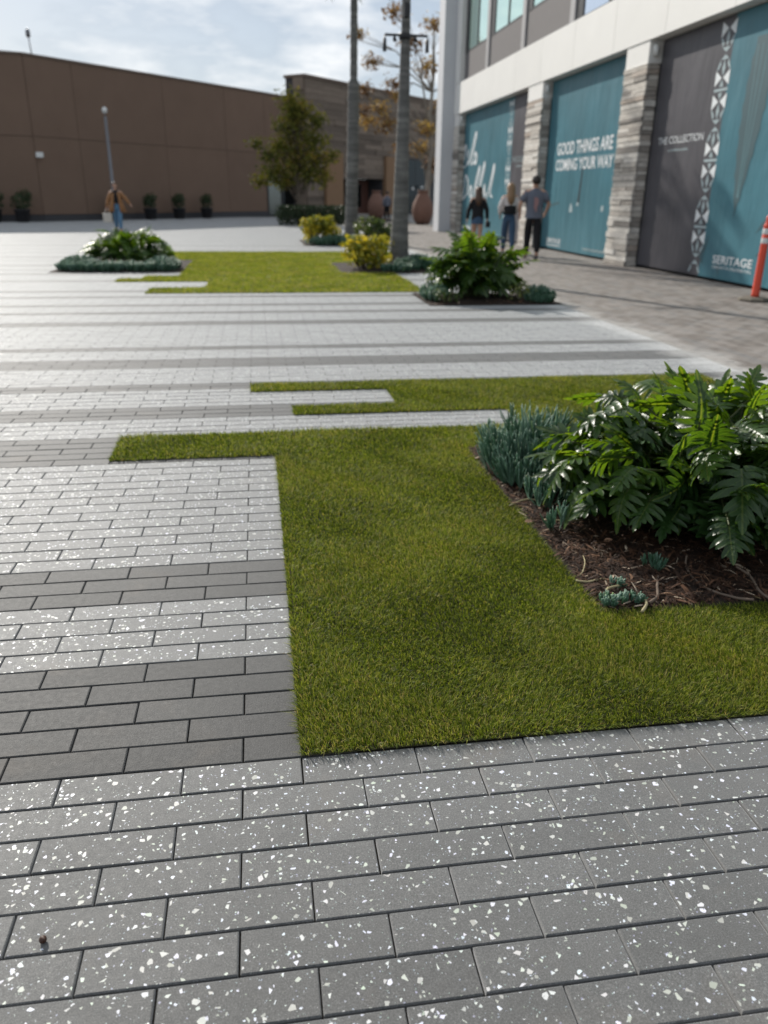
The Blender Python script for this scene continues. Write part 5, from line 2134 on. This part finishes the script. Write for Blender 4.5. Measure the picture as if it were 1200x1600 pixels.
    if legs:
        J2, E2 = [], []
        J2.append((0, 0, .54 * s_, .092 * s_, .070 * s_))
        J2.append((0, 0, .60 * s_, .084 * s_, .064 * s_))
        E2.append((0, 1))
        for (hp, kn, an) in LEG:
            b = len(J2)
            for q, g_ in ((hp, 1.12), (kn, 1.22), (an, 1.45)):
                j = J[q]
                J2.append((j[0], j[1], j[2] + (0.0 if q != an else 0.012 * s_), j[3] * g_, j[4] * g_))
            E2 += [(0, b), (b, b + 1), (b + 1, b + 2)]
        obj('trousers', skin_mesh('trousers', J2, E2, M[legs]), t)
    if skirt:
        loft('skirt', [(0, 0, skirt[1], 0.112, 0.092), (0, 0, 0.47, 0.104, 0.084), (0, 0, 0.55, 0.094, 0.074), (0, 0, 0.60, 0.08, 0.062)], M[skirt[0]])
    for (hp, kn, an) in LEG:
        a = J[an]
        J3 = [(a[0], a[1] - .012 * s_, .030 * s_, .026 * s_, .026 * s_), (a[0], a[1] + .05 * s_, .022 * s_, .027 * s_, .02 * s_), (a[0], a[1] + .105 * s_, .016 * s_, .022 * s_, .014 * s_)]
        obj('shoe', skin_mesh('shoe', J3, [(0, 1), (1, 2)], M[shoe]), t)
    # hair
    m = MB()
    v, f = [], []
    n = 18
    prof = {'short': [(0.990, .012, 0), (0.983, .036, -.004), (0.965, .052, -.008), (0.935, .058, -.014), (0.905, .050, -.024), (0.885, .036, -.030)],
            'long': [(0.992, .012, 0), (0.983, .038, -.006), (0.960, .056, -.012), (0.925, .062, -.020), (0.880, .062, -.034), (0.82, .064, -.052), (0.76, .058, -.064), (0.715, .040, -.066), (0.69, .012, -.064)]}[hair_style]
    for (z, r_, cy) in prof:
        for k in range(n):
            a = 2 * math.pi * k / n
            yy = math.sin(a) * r_ * (1.12 if math.sin(a) < 0 else (1.0 if z > .955 else 0.35))
            wob = 1 + 0.05 * math.sin(5 * a + z * 60)
            v.append((math.cos(a) * r_ * 0.96 * wob * s_, (cy + yy * wob) * s_, z * s_))
    for i in range(len(prof) - 1):
        for k in range(n):
            k2 = (k + 1) % n
            f.append((i * n + k2, i * n + k, (i + 1) * n + k, (i + 1) * n + k2))
    f.append(tuple(range(n)))
    f.append(tuple(range(len(prof) * n - 1, (len(prof) - 1) * n - 1, -1)))
    m.add(v, f)
    m.build('hair', M[hair], t, True)
    # eyes, mouth, ears
    m = MB()
    for sx in (-1, 1):
        m.lathe([(0.0, -0.006 * s_), (0.006 * s_, 0), (0.0, 0.006 * s_)], 8, 0, (sx * .018 * s_, .053 * s_, .932 * s_))
    m.build('eyes', M['cloth_black'], t, True)
    m = MB()
    m.box(-.016 * s_, .016 * s_, .052 * s_, .058 * s_, .889 * s_, .894 * s_)
    m.build('mouth', M['cloth_pink'], t)
    for sx in (-1, 1):
        m = MB()
        m.lathe([(0.002, -.016 * s_), (.008 * s_, -.008 * s_), (.010 * s_, .006 * s_), (.003 * s_, .016 * s_)], 8, 0, (sx * .050 * s_, 0, .925 * s_))
        m.build('ear', M['skin'], t, True)
    return t, s_, loft


p, s_, lf = person('person in a loose black jacket and denim shorts walking away, leftmost of three', (5.93, 20.6, 0), 1.64, math.radians(-8), 'hair_brown', 'long', 'cloth_black', 0.475, 2, None, 0.07,
                   [((-0.15, 0.0, 0.63), (-0.165, 0.02, 0.49)), ((0.15, 0.0, 0.63), (0.165, 0.02, 0.49))], skirt=('denim', 0.415))
bag = thing('handbag', 'small black handbag carried by the person in the black jacket', 'bag', (0, 0, 0))
bag.matrix_world = p.matrix_basis.copy()
m = MB()
m.cbox(0.14 * s_, 0.21 * s_, -0.06 * s_, 0.06 * s_, 0.36 * s_, 0.455 * s_, 0.02)
m.build('bag_body', M['cloth_black'], bag)
m = MB()
m.tube([(0.17 * s_, -0.045 * s_, 0.45 * s_), (0.172 * s_, -0.02 * s_, 0.478 * s_), (0.172 * s_, 0.03 * s_, 0.478 * s_), (0.17 * s_, 0.05 * s_, 0.45 * s_)], 0.007, 6)
m.build('strap', M['cloth_black'], bag, True)
p, s_, lf = person('person with long fair hair, white top and blue jeans, middle of three walking away', (6.33, 19.0, 0), 1.72, math.radians(-6), 'hair_light', 'long', 'cloth_white', 0.60, 2, 'denim', 0.12,
                   [((-0.145, -0.01, 0.66), (-0.13, 0.05, 0.56)), ((0.14, 0.0, 0.66), (0.12, 0.08, 0.60))])
lf('waist_wrap', [(0, -0.004, 0.56, 0.102, 0.080), (0, -0.006, 0.61, 0.100, 0.080), (0, -0.008, 0.67, 0.094, 0.078), (0, -0.004, 0.69, 0.08, 0.06)], M['cloth_black'])
p, s_, lf = person('person with short black hair, slate shirt and black trousers, rightmost of three walking away', (6.40, 17.3, 0), 1.87, math.radians(-5), 'hair_dark', 'short', 'cloth_grey', 0.49, 0.8, 'cloth_black', 0.10,
                   [((-0.185, -0.01, 0.65), (-0.165, 0.06, 0.54)), ((0.18, -0.01, 0.65), (0.165, 0.06, 0.56))], female=False)
m = MB()
for (dx, z0, z1, w) in ((-0.01, 0.60, 0.735, 0.018), (0.012, 0.64, 0.72, 0.014), (0.0, 0.57, 0.63, 0.012)):
    m.add([((dx - w) * s_, -0.092 * s_, z0 * s_), ((dx + w) * s_, -0.092 * s_, z0 * s_), ((dx + w) * s_, -0.089 * s_, z1 * s_), ((dx - w) * s_, -0.089 * s_, z1 * s_)], [(0, 1, 2, 3)])
m.build('shirt_print', M['cloth_pink'], p)
p, s_, lf = person('person in an open tan cardigan, black top and jeans walking towards the left bed', (-5.05, 30.3, 0), 1.72, math.radians(188), 'hair_brown', 'short', 'cloth_black', 0.58, 2, 'denim_light', 0.09,
                   [((0.0 - 0.20, 0.03, 0.665), (-0.275, 0.08, 0.56)), ((0.165, 0.0, 0.64), (0.20, 0.05, 0.50))])
for o in list(p.children):
    if o.name.startswith('sleeve'):
        o.data.materials.clear()
        o.data.materials.append(M['cloth_tan'])
for sd in (-1, 1):
    m = MB()
    v, f = [], []
    for i, (z, xi, xo, yf) in enumerate(((0.80, 0.025, 0.085, 0.03), (0.72, 0.040, 0.115, 0.075), (0.62, 0.048, 0.120, 0.080), (0.52, 0.055, 0.155, 0.080), (0.40, 0.06, 0.185, 0.07))):
        v += [(sd * xi * s_, (yf + .012) * s_, z * s_), (sd * (xi + xo) / 2 * s_, (yf + .008) * s_, z * s_), (sd * xo * s_, 0.0, z * s_), (sd * xo * .7 * s_, -.085 * s_, z * s_), (0, -.096 * s_, z * s_)]
    for i in range(4):
        for k in range(4):
            a = i * 5 + k
            f.append((a, a + 1, a + 6, a + 5))
    m.add(v, f)
    o = m.build('cardigan', M['cloth_tan'], p, True)
    sol = o.modifiers.new('thickness', 'SOLIDIFY')
    sol.thickness = 0.012
hand = Matrix.Translation((-5.05, 30.3, 0)) @ Matrix.Rotation(math.radians(188), 4, 'Z')
t = thing('tote_bag', 'cream tote bag hanging from the hand of the person in the cardigan', 'bag', hand @ Vector((0.205 * s_, 0.06 * s_, 0.0)))
m = MB()
m.cbox(-0.16, 0.16, -0.06, 0.06, 0.34, 0.66, 0.03)
m.build('bag_body', M['bag_cream'], t)
m = MB()
m.tube([(-0.09, 0, 0.64), (-0.05, 0, 0.78), (0.05, 0, 0.78), (0.09, 0, 0.64)], 0.012, 8)
m.build('handle', M['bag_cream'], t, True)
p, s_, lf = person('person in dark clothes standing by the entrance doorway', (7.35, 45.8, 0), 1.6, math.radians(20), 'hair_dark', 'short', 'cloth_grey', 0.50, 2, 'cloth_black', 0.05)
